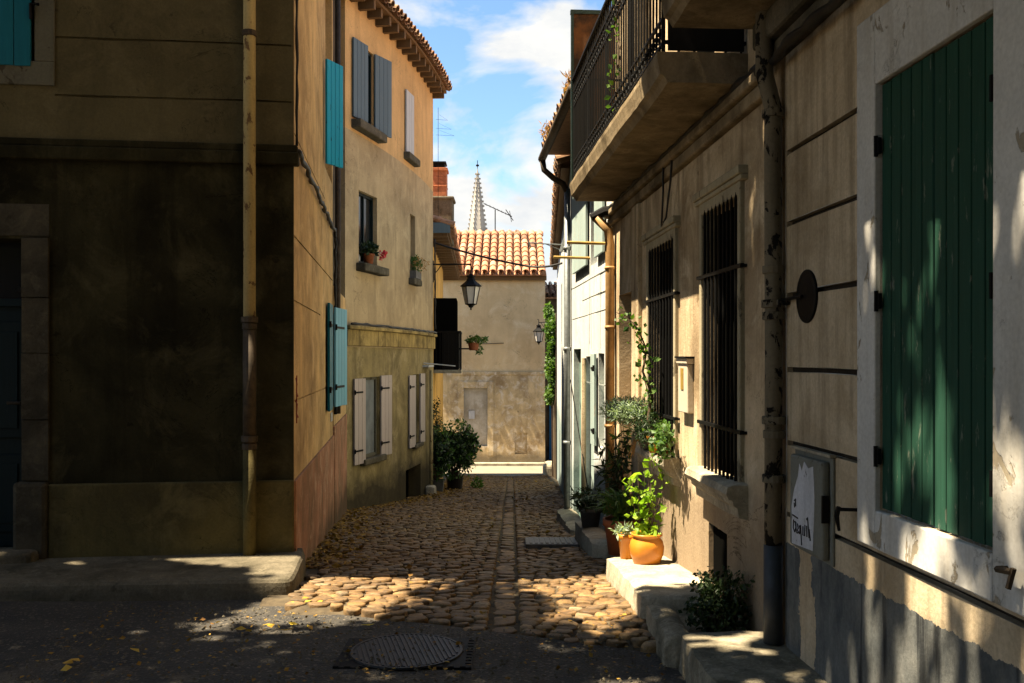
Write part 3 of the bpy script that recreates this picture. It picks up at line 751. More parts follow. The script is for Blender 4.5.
# white drainpipe and base at the far corner
mb = MB(); mb.tube([P3(19.1, -.25, .10), P3(19.1, -2.9, .10)], .035, 8); mb.build('downpipe', 'pipe_cream', cv, smooth=True)
mb = MB(); mb.tube([P3(18.7, -.10, .02), P3(18.9, -.16, .62)], .012, 5); mb.wbox(P3, 18.7, 19.3, -.18, -.14, 0, .12); mb.build('bracket', 'pale_wood', cv)
stone_block('corner_stone', [P3(18.9, 0, .20)[:2], P3(19.25, 0, .20)[:2], P3(19.25, 0, 0)[:2], P3(18.9, 0, 0)[:2]], [-3.1] * 4, [-2.55] * 4, 'stone', parent=cv, bevel=.03)
MB().wbox(P3, 17.3, 18.5, -3.4, -2.05, -.26, -.24, 3).build('cellar_door', 'black_wood', cv)

# ================= LEFT: far orange house, balcony box, chimney =================
fo = empty('orange_house', (-2.0, 24, -3.4), 'small orange rendered house with a plank eave beyond the curved house', 'house')
mb = MB(); facade(mb, P4, 20.0, 28.5, -4.3, 2.75, openings=[(22.7, 23.8, -.3, 1.4, .2), (25.0, 25.9, -3.9, -1.7, .2)])
mb.quad(P4(28.5, -4.3, 0), P4(28.5, 2.75, 0), P4(28.5, 2.75, -5), P4(28.5, -4.3, -5)); mb.build('wall', 'b4', fo)
MB().wbox(P4, 25.0, 25.9, -3.9, -1.7, -.2, -.15).build('door', 'brown_wood', fo)
mb = MB(); mb.hexa([P4(20.3, 2.70, .44), P4(32, 2.70, .44), P4(32, 2.80, -.1), P4(20.3, 2.80, -.1), P4(20.3, 2.76, .44), P4(32, 2.76, .44), P4(32, 2.88, -.1), P4(20.3, 2.88, -.1)])
mb.build('eave_board', 'brown_wood', fo)
for i in range(20): MB().obox(P4(20.4 + .6 * i, 2.66, 0), (0, 1, 0), (1, .035, 0), (0, 0, 1), -.05, .05, -.1, .40, -.06, .04).build('rafter', 'brown_wood', fo)
MB().obox(P4(20.28, 2.70, 0), (0, 1, 0), (1, .035, 0), (0, 0, 1), -.03, .0, -.2, .46, -.03, .19).build('gutter_end', 'grey_blue', fo)
rt = MB(); tiles(rt, P4(20.3, 2.82, .50), (-.035, 1, 0), (-1, -.035, .32), 58, 4); rt.build('roof_tiles', 'tile', fo)
mb = MB(); mb.hexa([P4(20.3, 2.78, .3), P4(32, 2.78, .3), P4(32, 2.78, -4), P4(20.3, 2.78, -4), P4(20.3, 2.8, .3), P4(32, 2.8, .3), P4(32, 3.8, -3), P4(20.3, 3.8, -3)]); mb.build('roof', 'tile_dark', fo)
mb = MB(); mb.box(-2.02, -1.40, 22.3, 23.0, 2.7, 3.78); mb.box(-2.04, -1.36, 22.27, 23.03, 3.72, 3.80)
st = mb.build('chimney_stack', 'stone_dark', fo, bevel=.03)
mb = MB(); mb.box(-1.92, -1.55, 22.4, 22.85, 3.80, 4.46); mb.box(-1.95, -1.52, 22.37, 22.88, 4.42, 4.49); mb.box(-1.93, -1.54, 22.39, 22.86, 4.05, 4.07); mb.build('chimney_brick', 'brick', st, bevel=.006)
mb = MB(); mb.box(-1.88, -1.59, 22.44, 22.81, 4.49, 4.60); mb.box(-1.93, -1.56, 22.40, 22.85, 4.60, 4.64); mb.build('cowl', 'iron', st)
# enclosed balcony
bb = MB(); bb.wbox(P4, 22.4, 24.0, -.36, -.28, 0, .66)
bal = bb.build('box_balcony', 'stone', fo, bevel=.01)
mb = MB(); mb.wbox(P4, 22.46, 23.9, -.28, .58, 0, .57); mb.wbox(P4, 22.5, 23.9, .58, 1.42, 0, .54); mb.build('shutter_panel', 'black_wood', bal)
mb = MB()
for i in range(7): mb.wbox(P4, 22.42, 22.44, -.28, .62, .05 + i * .095, .07 + i * .095)
for i in range(15): mb.wbox(P4, 22.45 + i * .1, 22.47 + i * .1, -.28, .62, .62, .64)
mb.wbox(P4, 22.40, 24.0, .60, .64, .60, .65); mb.wbox(P4, 22.40, 22.45, .60, .64, 0, .62); mb.wbox(P4, 22.43, 23.95, -.26, .6, .58, .60); mb.wbox(P4, 22.43, 22.45, -.26, .6, .2, .60)
mb.build('railing', 'iron', bal)
MB().tube([P4(22.6, .22, .6), P4(22.6, .22, 1.05)], .018, 6).build('bracket', 'iron', bal)

# ================= FAR END =================
eh = empty('end_house', (-.5, 35, -3.95), 'beige rendered house closing the lane with a sunlit orange tile roof', 'house')
mb = MB(); facade(mb, PE, -4.5, 1.22, -4.3, -.55, openings=[(-1.78, -.90, -3.25, -1.10, .16)], recess=[(.2, .24, -2.0, -1.94, .06), (.1, .55, -3.55, -2.75, .05)])
mb.quad((1.22, 35, -4.3), (1.22, 35, -.55), (1.22, 41, -.55), (1.22, 41, -4.3)); mb.build('lower_wall', 'end_low', eh)
mb = MB(); facade(mb, PE, -4.5, 1.22, -.55, 3.15)
mb.quad((1.22, 35, -.55), (1.22, 35, 3.15), (1.22, 41, 3.15), (1.22, 41, -.55)); mb.build('upper_wall', 'end', eh)
mb = MB(); mb.box(-1.78, -.90, 35.11, 35.15, -3.25, -1.10); mb.build('blocked_door', plaster('whitened door infill', (.56, .50, .41), (.34, .28, .20), (.66, .62, .56), 2, .4, .5, blotch=.8), eh)
mb = MB(); mb.box(-2.0, -1.78, 34.975, 35.01, -3.6, -.86); mb.box(-.90, -.68, 34.975, 35.01, -3.6, -.86); mb.box(-1.78, -.90, 34.975, 35.01, -1.10, -.86)
mb.build('door_frame', 'end_low', eh, bevel=.01)
mb = MB(); mb.box(-2.2, 1.21, 34.97, 35.01, -.62, -.50); mb.build('string_course', 'end_low', eh, bevel=.01)
mb = MB(); mb.box(-1.6, -1.38, 35.08, 35.108, -2.25, -1.95); mb.build('notice', 'poster', eh)
mb = MB(); mb.box(-4.5, 1.27, 34.82, 35.1, 2.86, 3.02); mb.build('eave_board', 'brown_wood', eh)
mb = MB(); mb.hexa([(-4.5, 34.7, 3.0), (1.26, 34.7, 3.0), (1.1, 38.6, 4.95), (-4.5, 38.6, 4.95), (-4.5, 34.7, 3.06), (1.26, 34.7, 3.06), (1.1, 38.6, 5.01), (-4.5, 38.6, 5.01)])
mb.hexa([(-4.5, 38.6, 4.95), (1.1, 38.6, 4.95), (1.26, 42, 3.0), (-4.5, 42, 3.0), (-4.5, 38.6, 5.0), (1.1, 38.6, 5.0), (1.26, 42, 3.05), (-4.5, 42, 3.05)])
mb.build('roof', 'tile', eh)
rt = MB(); tiles(rt, (-4.45, 34.62, 3.07), (1, 0, 0), (0, 3.9, 1.95), 19, 9, .30, .60, n=6, r=.125)
rt.tube([(1.15, 34.6, 3.1), (1.08, 38.6, 5.08)], .09, 8)
rt.build('roof_tiles', 'tile', eh)
rt = MB()
for i in range(14): rt.tube([(-4.5 + i * .41, 38.6, 5.03 + random.uniform(0, .02)), (-4.5 + i * .41 + .44, 38.6, 5.05 + random.uniform(0, .02))], .10, 8)
rt.build('ridge_tiles', 'tile', eh)
# antenna on end house
mb = MB(); mb.tube([(-.68, 38.4, 4.8), (-.68, 38.4, 6.0)], .022, 6); mb.tube([(-1.15, 38.4, 6.25), (.0, 38.4, 5.72)], .018, 5)
for i in range(7):
    x = -1.05 + i * .16; zz = 6.25 - (x + 1.15) * .46; mb.tube([(x, 38.1, zz), (x, 38.7, zz)], .010, 4)
mb.tube([(-.1, 38.4, 5.95), (-.02, 38.4, 5.5)], .016, 4); mb.tube([(-.25, 38.1, 5.95), (.05, 38.7, 5.6)], .016, 4)
tag(mb.build('television_antenna', 'iron'), 'thin television antenna with slanted boom on the end house roof ridge', 'antenna', 'rooftop antennas')
mb = MB(); X0 = X3(20) + .1
mb.tube([(X0, 20.1, 3.0), (X0, 20.1, 5.3)], .005, 5)
for zz, wv in ((5.05, .20), (4.86, .28), (4.72, .34), (3.85, .16), (3.70, .2)): mb.tube([(X0 - .05, 20.1, zz), (X0 + wv, 20.1, zz - .02)], .003, 4); mb.tube([(X0 + wv, 20.1, zz - .02), (X0 + .02, 20.1, zz + .1)], .002, 4)
tag(mb.build('wall_antenna', 'iron'), 'small wire antenna fixed to the far corner of the ochre curved house', 'antenna', 'rooftop antennas')
# spire
mb = MB(); cx, cy = -5.45, 150; H0, H1 = 0, 30.3; hw = 3.05
def rad(zz): return hw * (H1 - zz) / (H1 - 10) * .92
for zz in (10,):
    mb.box(cx - 2.9, cx + 2.9, cy - 2.9, cy + 2.9, -4, 10)
n = 8; k0 = len(mb.v)
for k in range(n):
    t = 2 * math.pi * (k + .5) / n; mb.v.append((cx + rad(10) * 1.05 * math.cos(t), cy + rad(10) * 1.05 * math.sin(t), 10))
mb.v.append((cx, cy, H1))
for k in range(n): mb.f.append((k0 + k, k0 + (k + 1) % n, k0 + n))
for k in range(n):
    t = 2 * math.pi * (k + .5) / n
    for i in range(26):
        zz = 11 + i * .72; r = rad(zz) * 1.05 + .12
        p = Vector((cx + r * math.cos(t), cy + r * math.sin(t), zz)); mb.obox(p, (math.cos(t), math.sin(t), 0), (-math.sin(t), math.cos(t), 0), (0, 0, 1), -.16, .10, -.08, .08, -.06, random.uniform(.10, .2))
sp = mb.build('church_spire', 'spire'); tag(sp, 'pale stone crocketed church spire rising behind the tiled roof', 'spire')
mb = MB(); mb.box(cx - .05, cx + .05, cy - .05, cy + .05, 30.0, 31.2); mb.lathe((cx, cy, 30.2), [(0, 0), (.25, .1), (.25, .3), (0, .4)], 8); mb.build('finial', 'iron', sp)
# back house in the gap, ivy, blue door
bh = empty('back_house', (2.5, 37, -3.95), 'dim weathered house with a low tile roof seen in the gap behind the ivy', 'house')
mb = MB(); mb.box(1.30, 8, 37, 42, -4.3, 2.3); mb.build('wall', 'dark_strip', bh)
mb = MB(); mb.hexa([(1.2, 36.8, 2.3), (8, 36.8, 2.3), (8, 40, 2.3), (1.2, 40, 2.3), (1.2, 36.8, 2.36), (8, 36.8, 2.36), (8, 40, 3.1), (1.5, 40, 3.1)]); mb.build('roof', 'tile_dark', bh)
rt = MB(); tiles(rt, (1.25, 36.75, 2.40), (1, 0, 0), (0, 3.2, .8), 8, 8, .22, .42); rt.build('roof_tiles', 'tile_dark', bh)
MB().box(1.45, 2.3, 36.93, 36.99, -3.95, -1.2).build('door', 'blue_door', bh)

# ================= RIGHT: far house G =================
gh = empty('far_right_house', (1.0, 20, -3), 'cream house far down the right side with a thin sloping tile eave', 'house')
mb = MB(); facade(mb, PG, 13.25, 28.5, -4.3, 2.7, openings=[(16, 17, -2.9, -.9, .15), (20, 21, .3, 1.6, .15)])
mb.quad(PG(28.5, -4.3, 0), PG(28.5, 2.7, 0), PG(28.5, 2.7, -5), PG(28.5, -4.3, -5)); mb.build('wall', 'white', gh)
mb = MB(); mb.wbox(PG, 16, 17, -2.9, -.9, -.15, -.11); mb.build('door', 'green_door', gh)
MB().wbox(PG, 20, 21, .3, 1.6, -.15, -.11).build('window', 'aqua', gh)
mb = MB(); mb.wbox(PG, 13.3, 28.7, 2.66, 2.72, -.1, .13); mb.build('eave_board', 'brown_wood', gh)
rt = MB(); tiles(rt, PG(13.3, 2.74, .17), (.035, 1, 0), (1, -.035, .32), 70, 3, .22, .4); rt.build('roof_tiles', 'tile_dark', gh)
mb = MB(); mb.hexa([PG(13.3, 2.7, .1), PG(28.6, 2.7, .1), PG(28.6, 2.7, -5), PG(13.3, 2.7, -5), PG(13.3, 2.74, .1), PG(28.6, 2.74, .1), PG(28.6, 3.9, -4), PG(13.3, 3.9, -4)]); mb.build('roof', 'tile_dark', gh)

# ================= RIGHT: white limewashed house =================
wh = empty('white_house', (1.0, 11.5, -2), 'white limewashed house with pale aqua shutters and zinc drainpipe on the right', 'house')
g = .010
mb = MB(); facade(mb, PR, 9.86, 13.3, -3.2, 2.85, openings=[(10.85, 11.35, 1.1, 2.5, .18), (12.2, 12.95, -2.4, .12, .12), (10.35, 10.75, -1.0, .05, .12), (11.1, 11.75, -2.2, .02, .12)],
     recess=[(9.9, 12.1, .72, .735, g), (9.9, 13.2, .94, .955, g), (9.9, 13.1, .52, .53, g), (9.9, 12.2, -.30, -.29, g), (11.30, 11.33, .1, .71, g), (10.6, 10.62, .1, .93, g)])
mb.quad(PR(13.3, -3.2, 0), PR(13.3, 2.85, 0), PR(13.3, 2.85, -5), PR(13.3, -3.2, -5)); mb.build('wall', 'white', wh)
MB().wbox(PR, 10.85, 11.35, 1.1, 2.5, -.18, -.14).build('window', 'glass', wh)
MB().wbox(PR, 12.2, 12.95, -2.4, .12, -.12, -.08).build('door', 'green_door', wh); MB().wbox(PR, 11.1, 11.75, -2.2, .02, -.12, -.06).build('door', 'aqua', wh)
MB().wbox(PR, 10.35, 10.75, -1.0, .05, -.12, -.07).build('window', 'aqua', wh)
nR = Vector((-1, -.063, 0)).normalized(); tR = Vector((-.063, 1, 0)).normalized()
shutter('shutter', PR(11.45, 1.12, .02), tR, nR, 1.3, 1.5, 6, 'aqua', wh, iron=False); shutter('shutter', PR(10.2, 1.14, .02), tR, nR, .6, 1.45, 4, 'aqua', wh, iron=False)
shutter('shutter', PR(10.78, -1.0, .02), tR, nR, .3, 1.05, 3, 'aqua', wh)
mb = MB(); mb.tube([PR(11.75, -2.1, .03), PR(11.75, .0, .03)], .03, 6); mb.build('door_post', 'cream', wh)
rt = MB(); tiles(rt, PR(9.9, 2.87, .36), tR, (1, .063, .32), 17, 5, .2, .4); rt.build('roof_tiles', 'tile_dark', wh)
mb = MB(); mb.hexa([PR(9.86, 2.84, .33), PR(13.3, 2.84, .33), PR(13.3, 2.84, -5), PR(9.86, 2.84, -5), PR(9.86, 2.87, .33), PR(13.3, 2.87, .33), PR(13.3, 4.2, -4), PR(9.86, 4.2, -4)]); mb.build('roof', 'tile_dark', wh)
mb = MB(); mb.tube([PR(9.9, 2.80, .40), PR(13.35, 2.79, .40)], .055, 10); gt = mb.build('gutter', 'pipe_iron', wh, smooth=True)
mb = MB(); mb.tube([PR(13.25, 2.75, .40), PR(13.25, 2.62, .38), PR(13.22, 2.50, .25), PR(13.2, 2.42, .12), PR(13.2, 2.3, .06)], .042, 10); mb.build('elbow', 'pipe_iron', gt, smooth=True)
mb = MB(); mb.tube([PR(13.2, 2.35, .06), PR(13.2, -2.2, .06)], .045, 10)
for zz in (1.5, .1, -1.2): mb.tube([PR(13.2, zz, .06), PR(13.2, zz + .05, .06)], .056, 10)
mb.build('downpipe', 'pipe_grey', wh, smooth=True)
for y, cols in ((9.96, (1.2, .46)), (11.4, (1.2, .44))):
    MB().tube([PR(y, cols[0], 0), PR(y, cols[0] + .01, cols[1])], .017, 6).build('bracket_rod', 'brass', wh)
mb = MB(); mb.tube([PR(12.9, -.3, .05), PR(11.0, -1.75, .05)], .008, 5); mb.build('diagonal_rod', 'iron', wh)  # thin dark rod set diagonally across the lower wall

# ================= RIGHT: cream house with balcony =================
cr = empty('cream_house', (1.2, 7.4, -1.5), 'cream rendered house on the right with barred windows below a railed balcony', 'house')
wins = [(5.43, 6.22, -.73, .93, .22), (7.0, 7.92, -.75, .88, .22)]
mb = MB(); facade(mb, PR, 4.718, 9.86, -2.4, 1.36, openings=wins + [(5.73, 6.14, -1.5, -1.06, .3), (8.62, 9.42, -1.9, .62, .26)], nu=50, nz=30)
mb.build('wall', 'cream', cr)
mb = MB(); facade(mb, PR, 4.718, 9.86, 1.36, 6.2, openings=[(6.0, 7.0, 1.75, 3.9, .2), (7.9, 8.7, 1.75, 3.9, .2)]); 
mb.quad(PR(9.86, 2, 0), PR(9.86, 6.2, 0), PR(9.86, 6.2, -5), PR(9.86, 2, -5)); mb.quad(PR(4.718, 6.2, 0), PR(9.86, 6.2, 0), PR(9.86, 6.2, -5), PR(4.718, 6.2, -5))
mb.build('upper_wall', 'cream', cr)
MB().wbox(PR, 6.0, 7.0, 1.75, 3.9, -.2, -.15).build('balcony_door', 'black_wood', cr); MB().wbox(PR, 7.9, 8.7, 1.75, 3.9, -.2, -.15).build('balcony_door', 'black_wood', cr)
MB().wbox(PR, 5.735, 6.135, -1.5, -1.065, -.3, -.03).build('vent_dark_panel', 'black_wood', cr)  # black panel stands in for the darkness inside the vent opening
MB().wbox(PR, 8.62, 9.42, -1.9, .62, -.26, -.2).build('side_door', 'cream', cr)
for k, (a, b, c, d, e) in enumerate(wins):
    mb = MB(); f = .10
    for q in ((a - .05, a, c, d + f), (b, b + .05, c, d + f), (a, b, d, d + f)): mb.wbox(PR, *q, -.02, .03)
    mb.wbox(PR, a - f - .02, b + f + .02, d + f, d + f + .05, -.02, .06); mb.wbox(PR, a - f - .02, b + f + .02, d + f - .03, d + f, -.02, .045)
    wd = mb.build('window', 'frame_cream', cr, bevel=.008)
    mb = MB()
    n = 10
    for i in range(n): mb.wbox(PR, a + (b - a) * i / n + .004, a + (b - a) * (i + 1) / n - .004, c, d, -.12, -.09 + .01 * (i % 2))
    mb.build('shutter', 'black_wood', wd)
    mb = MB(); n = 9
    for i in range(n):
        u = a + .02 + (b - a - .12) * i / (n - 1); mb.tube([PR(u, c - .03, .03), PR(u, d - .02, .03), PR(u, d + .02, .03)], [.009, .009, .002], 6)
    for zz in (c + .30, d - .42): mb.wbox(PR, a - .10, b + .06, zz, zz + .022, .018, .042)
    for zz in (c + .30, d - .42):
        for u in (a - .09, b + .05): mb.tube([PR(u, zz + .01, .035), PR(u, zz + .01, -.02)], .010, 5)
    mb.build('grille', 'iron', wd)
    # moulded stone sill
    pr = [(.0, -.18), (.05, -.17), (.055, -.12), (.08, -.10), (.09, -.07), (.115, -.06), (.13, -.03), (.12, .01), (.09, .02), (.0, .022)]
    sb = MB(); nn_ = 26; k0 = 0
    for i in range(nn_ + 1):
        u = a - .12 + (b - a + .16) * i / nn_
        for o, zz in pr:
            q = PR(u, c + zz, o); j = mnoise.noise(q * 9) * .010 + mnoise.noise(q * 28) * .005; sb.v.append(q + nR * j + Vector((0, 0, j)))
    m_ = len(pr)
    for i in range(nn_):
        for j in range(m_ - 1): sb.f.append((i * m_ + j, i * m_ + j + 1, (i + 1) * m_ + j + 1, (i + 1) * m_ + j))
    sb.f.append(tuple(range(m_))); sb.f.append(tuple(range(nn_ * m_, (nn_ + 1) * m_)))
    sb.build('sill', 'stone', wd)
# moulding under balcony
mb = MB(); mb.wbox(PR, 4.95, 9.86, 1.36, 1.44, -.02, .05); mb.wbox(PR, 4.95, 9.86, 1.44, 1.50, -.02, .085)
mb.build('moulding', 'balcony', cr, bevel=.015)
# balcony slab with railing
def slab(P, u0, u1, z0, z1, dep, name, mat, parent, n=40):
    pr = [(-.02, z0), (dep * .3, z0 - .0), (dep * .6, z0), (dep - .05, z0), (dep - .03, z0 + .035), (dep - .005, z0 + .05), (dep, z0 + .08), (dep + .012, z1 - .03), (dep + .012, z1), (dep * .5, z1 + .003), (-.02, z1)]
    sb = MB(); m_ = len(pr)
    for i in range(n + 1):
        u = u0 + (u1 - u0) * i / n
        for o, zz in pr:
            q = P(u, zz, o); j = mnoise.noise(q * 2) * .004 + mnoise.noise(q * 23) * .0025; sb.v.append(q + Vector((-j, 0, j * (o > .02))))
    for i in range(n):
        for j in range(m_ - 1): sb.f.append((i * m_ + j, i * m_ + j + 1, (i + 1) * m_ + j + 1, (i + 1) * m_ + j))
    sb.f.append(tuple(range(m_))); sb.f.append(tuple(range(n * m_, (n + 1) * m_)))
    return sb.build(name, mat, parent)
bl = slab(PR, 5.32, 9.3, 1.53, 1.70, .50, 'balcony', 'balcony', cr)
mb = MB(); HR = 1.0; od = .47
n = 44
for i in range(n + 1):
    u = 5.36 + 3.90 * i / n; r = .0065 if i % 11 else .012
    mb.tube([PR(u, 1.70, od), PR(u, 1.70 + HR, od)], r, 6)
    if i % 11:
        for zz in (1.82, 2.50): mb.lathe(PR(u, zz, od), [(0, 0), (.016, .012), (.016, .03), (0, .042)], 6)
        # small ring between bars
for zz in (1.76, 1.90, 2.44, 2.58): mb.wbox(PR, 5.35, 9.27, zz, zz + .014, od - .008, od + .008)
mb.wbox(PR, 5.34, 9.28, 1.70 + HR, 1.70 + HR + .022, od - .022, od + .022)
for u in (5.36, 9.26):
    for i in range(5): mb.tube([PR(u, 1.70, od * (i + .3) / 5.3), PR(u, 2.7, od * (i + .3) / 5.3)], .0065, 6)
    for zz in (1.76, 2.70): mb.wbox(PR, u - .01, u + .01, zz, zz + .018, 0, od)
SCROLL = 1
# scrollwork: rows of small rings
for i in range(n):
    u = 5.36 + 3.90 * (i + .5) / n
    for zz in (1.83, 2.51):
        pts = [PR(u + .032 * math.cos(t), zz + .032 * math.sin(t), od) for t in [2 * math.pi * k / 8 for k in range(9)]]
        mb.tube(pts, .004, 4, cap=False)
mb.build('railing', 'iron', bl)
MB().wbox(PR, 5.325, 5.34, 1.715, 2.66, .02, .45).build('dark_end_sheet', 'iron', bl)  # black sheet added to fill the dark gap at the balcony's near end
# rusty screen at the far end of the balcony
mb = MB(); mb.wbox(PR, 9.30, 9.33, 1.70, 3.38, .06, .47)
sc_ = mb.build('privacy_screen', 'rust', cr)
mb = MB(); mb.wbox(PR, 9.29, 9.34, 3.36, 3.40, .0, .50); mb.wbox(PR, 9.29, 9.34, 1.70, 3.36, .47, .495); mb.build('screen_frame', 'green_metal', sc_)
# ochre drainpipe at far corner with hopper
mb = MB(); mb.tube([PR(9.62, 1.42, .20), PR(9.62, 1.30, .08), PR(9.62, 1.15, .06), PR(9.62, -1.9, .06)], .047, 10)
for zz in (.9, .3, -.7): mb.tube([PR(9.62, zz, .06), PR(9.62, zz + .03, .06)], .056, 10)
dp = mb.build('downpipe', 'pipe_orange', cr, smooth=True)
mb = MB(); mb.tube([PR(9.62, 1.42, .25), PR(9.62, 1.48, .12), PR(9.6, 1.5, 0)], [.04, .055, .05], 8); mb.build('spout', 'iron', dp)
mb = MB(); mb.wbox(PR, 8.30, 8.60, -1.9, 1.36, -.01, .035); mb.build('pilaster', 'cream', cr, bevel=.01)
mb = MB(); mb.wbox(PR, 6.50, 6.80, -.04, .0, .0, .055); mb.wbox(PR, 6.52, 6.78, -.38, -.04, 0, .045)
mbx = mb.build('letter_box', 'mailbox', cr, bevel=.006)
mb = MB(); mb.wbox(PR, 6.62, 6.69, -.22, -.07, .045, .05); mb.build('slot_plate', 'brass', mbx)
mb = MB(); mb.wbox(PR, 6.49, 6.81, .0, .012, 0, .065); mb.build('box_hood', 'iron', mbx)

# ================= RIGHT: near house =================
nr = empty('near_house', (1.4, 3.8, -1.5), 'nearest house on the right with tall green shutters and slate-blue skirting', 'house')
gz = [1.013, .66, .308, -.057, -.417, -.77]; gd = .04
mb = MB()
rec = [(3.845, 4.70, zz - .013, zz + .013, gd) for zz in gz[:-1]] + [(-3, 4.70, gz[-1] - .012, gz[-1] + .012, gd)]
facade(mb, PR, -3, 4.715, -2.0, 1.50, openings=[(2.88, 3.68, -.59, 1.06, .09)], recess=rec, nu=70, nz=30)
mb.build('wall', 'near', nr)
for u0, u1, zz, h_, e_ in rec: MB().wbox(PR, u0, u1, zz + .002, h_ - .002, -e_, -e_ + .012, 24 if u1 - u0 < 2 else 80).build('joint', 'groove_dark', nr)  # dark strip in each groove: grime plus groove shade in its colour
mb = MB(); facade(mb, PR, -3, 4.715, 1.50, 7.0); mb.quad(PR(-3, 7, 0), PR(4.715, 7, 0), PR(4.715, 7, -5), PR(-3, 7, -5)); mb.quad(PR(-3, -2, 0), PR(-3, 7, 0), PR(-3, 7, -5), PR(-3, -2, -5)); mb.quad(PR(4.715, 1.5, 0), PR(4.715, 7, 0), PR(4.715, 7, -5), PR(4.715, 1.5, -5))
mb.build('upper_wall', 'cream', nr)
mb = MB()
for a, b, c, d in ((3.68, 3.84, -.74, 1.34), (2.70, 2.88, -.74, 1.34), (2.88, 3.68, 1.06, 1.34), (2.88, 3.68, -.74, -.59)): mb.wbox(PR, a, b, c, d, -.085, .022)
fr = mb.build('window_frame', 'frame_peel', nr, bevel=.006)
shutter('shutter', PR(2.885, -.585, -.035), tR, nR, .39, 1.64, 5, 'green', nr, iron=False, gap=.007, t=.03)
shutter('shutter', PR(3.285, -.585, -.035), tR, nR, .392, 1.64, 5, 'green', nr, iron=False, gap=.007, t=.03)
mb = MB()
for u, s in ((3.675, -1), (2.885, 1)):
    for zz in (.82, .22, -.38): MB().wbox(PR, u - .02, u + .008, zz - .03, zz + .03, .004, .016).tube([PR(u, zz - .04, .018), PR(u, zz + .04, .018)], .008, 6).build('shutter_hinge', 'iron', nr)
mb = MB(); mb.tube([PR(2.80, -.62, .01), PR(2.80, -.62, .05), PR(2.72, -.61, .055)], .011, 6); mb.tube([PR(2.72, -.60, .05), PR(2.73, -.66, .06)], .009, 5); mb.build('shutter_catch', 'pipe_iron', nr)
# upper cornice and balcony of near house
mb = MB(); mb.wbox(PR, -3, 4.90, 1.50, 1.58, -.02, .06); mb.wbox(PR, -3, 4.92, 1.58, 1.72, -.02, .11); mb.build('moulding', 'stone_dark', nr, bevel=.02)
slab(PR, .5, 4.98, 1.72, 1.90, .56, 'balcony', 'balcony', nr, 30)
# meter box with torn paper and scrawl
mb = MB(); mb.wbox(PR, 4.105, 4.565, -.905, -.435, 0, .012); mt = mb.build('meter_box', 'meter', nr, bevel=.004)
mb = MB(); mb.wbox(PR, 4.135, 4.535, -.885, -.455, .012, .048); mb.build('door', 'meter', mt, bevel=.012, seg=3)
mb = MB(); mb.wbox(PR, 4.128, 4.141, -.72, -.60, .02, .050); mb.build('latch', 'iron', mt)
mb = MB(); mb.wbox(PR, 4.095, 4.575, -.432, -.420, 0, .03); mb.build('rain_lip', 'stone', mt)
pp = [(4.235, -.86), (4.495, -.875), (4.505, -.70), (4.475, -.62), (4.425, -.55), (4.405, -.49), (4.375, -.52), (4.345, -.475), (4.295, -.50), (4.235, -.485), (4.220, -.62), (4.227, -.75)]
mb = MB(); mb.v = [PR(a, b, .0505) for a, b in pp] + [PR(a, b, .0485) for a, b in pp]; n = len(pp); mb.f = [tuple(range(n))] + [(i, (i + 1) % n, n + (i + 1) % n, n + i) for i in range(n)]
mb.build('torn_paper', 'poster', mt)
mb = MB()
strokes = [[(4.470, -.76), (4.475, -.80), (4.455, -.815), (4.440, -.79), (4.450, -.765), (4.465, -.77)], [(4.485, -.74), (4.415, -.745)], [(4.440, -.765), (4.435, -.81), (4.420, -.815)],
           [(4.420, -.77), (4.410, -.79), (4.420, -.80), (4.405, -.81)], [(4.395, -.775), (4.375, -.80), (4.395, -.815), (4.380, -.77), (4.365, -.86)], [(4.350, -.77), (4.350, -.81), (4.330, -.81), (4.327, -.76)], [(4.305, -.76), (4.300, -.81)], [(4.305, -.725), (4.303, -.735)],
           [(4.465, -.68), (4.460, -.70), (4.445, -.69), (4.450, -.66), (4.465, -.67)], [(4.275, -.77), (4.260, -.82)], [(4.295, -.72), (4.275, -.81)]]
for s_ in strokes: mb.tube([PR(a, b, .0515) for a, b in s_], .0038, 4)
mb.build('scrawl', 'ink', mt)
# disc, hook
mb = MB(); C0 = PR(4.42, .285, 0)
for r0, r1, o0, o1 in ((.125, .125, 0, .012), (.10, .05, .012, .02)): 
    mb.tube([C0 + nR * o0, C0 + nR * o1], [r0, r1], 32)
mb.tube([PR(4.7, .285, .03), PR(4.42, .285, .03)], .009, 6)
mb.build('vent_disc', 'iron', nr, bevel=.004)
mb = MB(); mb.tube([PR(3.87, -.62, 0), PR(3.89, -.62, .08)], .008, 6); mb.tube([PR(3.89, -.61, .075), PR(3.90, -.65, .08), PR(3.90, -.71, .07)], [.010, .010, .006], 6); mb.build('hook', 'iron', nr)
# drainpipe between the two houses
mb = MB(); UP = 4.74
mb.tube([PR(UP, 2.4, .10), PR(UP, 1.42, .10), PR(UP, 1.25, .055), PR(UP, .0, .055), PR(UP, -.93, .055)], .044, 14)
dp = mb.build('downpipe', 'pipe_peel', nr, smooth=True)
mb = MB(); mb.tube([PR(UP, -.93, .055), PR(UP, -1.42, .055)], .047, 14); mb.build('base_section', 'pipe_blue', dp, smooth=True)
mb = MB()
for zz, r in ((.42, .054), (.25, .060), (.19, .056), (-.33, .060), (-.40, .054), (1.2, .055), (-.62, .058)): MB().tube([PR(UP, zz, .055), PR(UP, zz + .04, .055)], r, 14).build('collar', 'pipe_peel', dp, bevel=.004)
mb.wbox(PR, UP - .09, UP + .09, .26, .285, 0, .06)
mb.build('wall_clamp', 'pipe_peel', dp, bevel=.004)

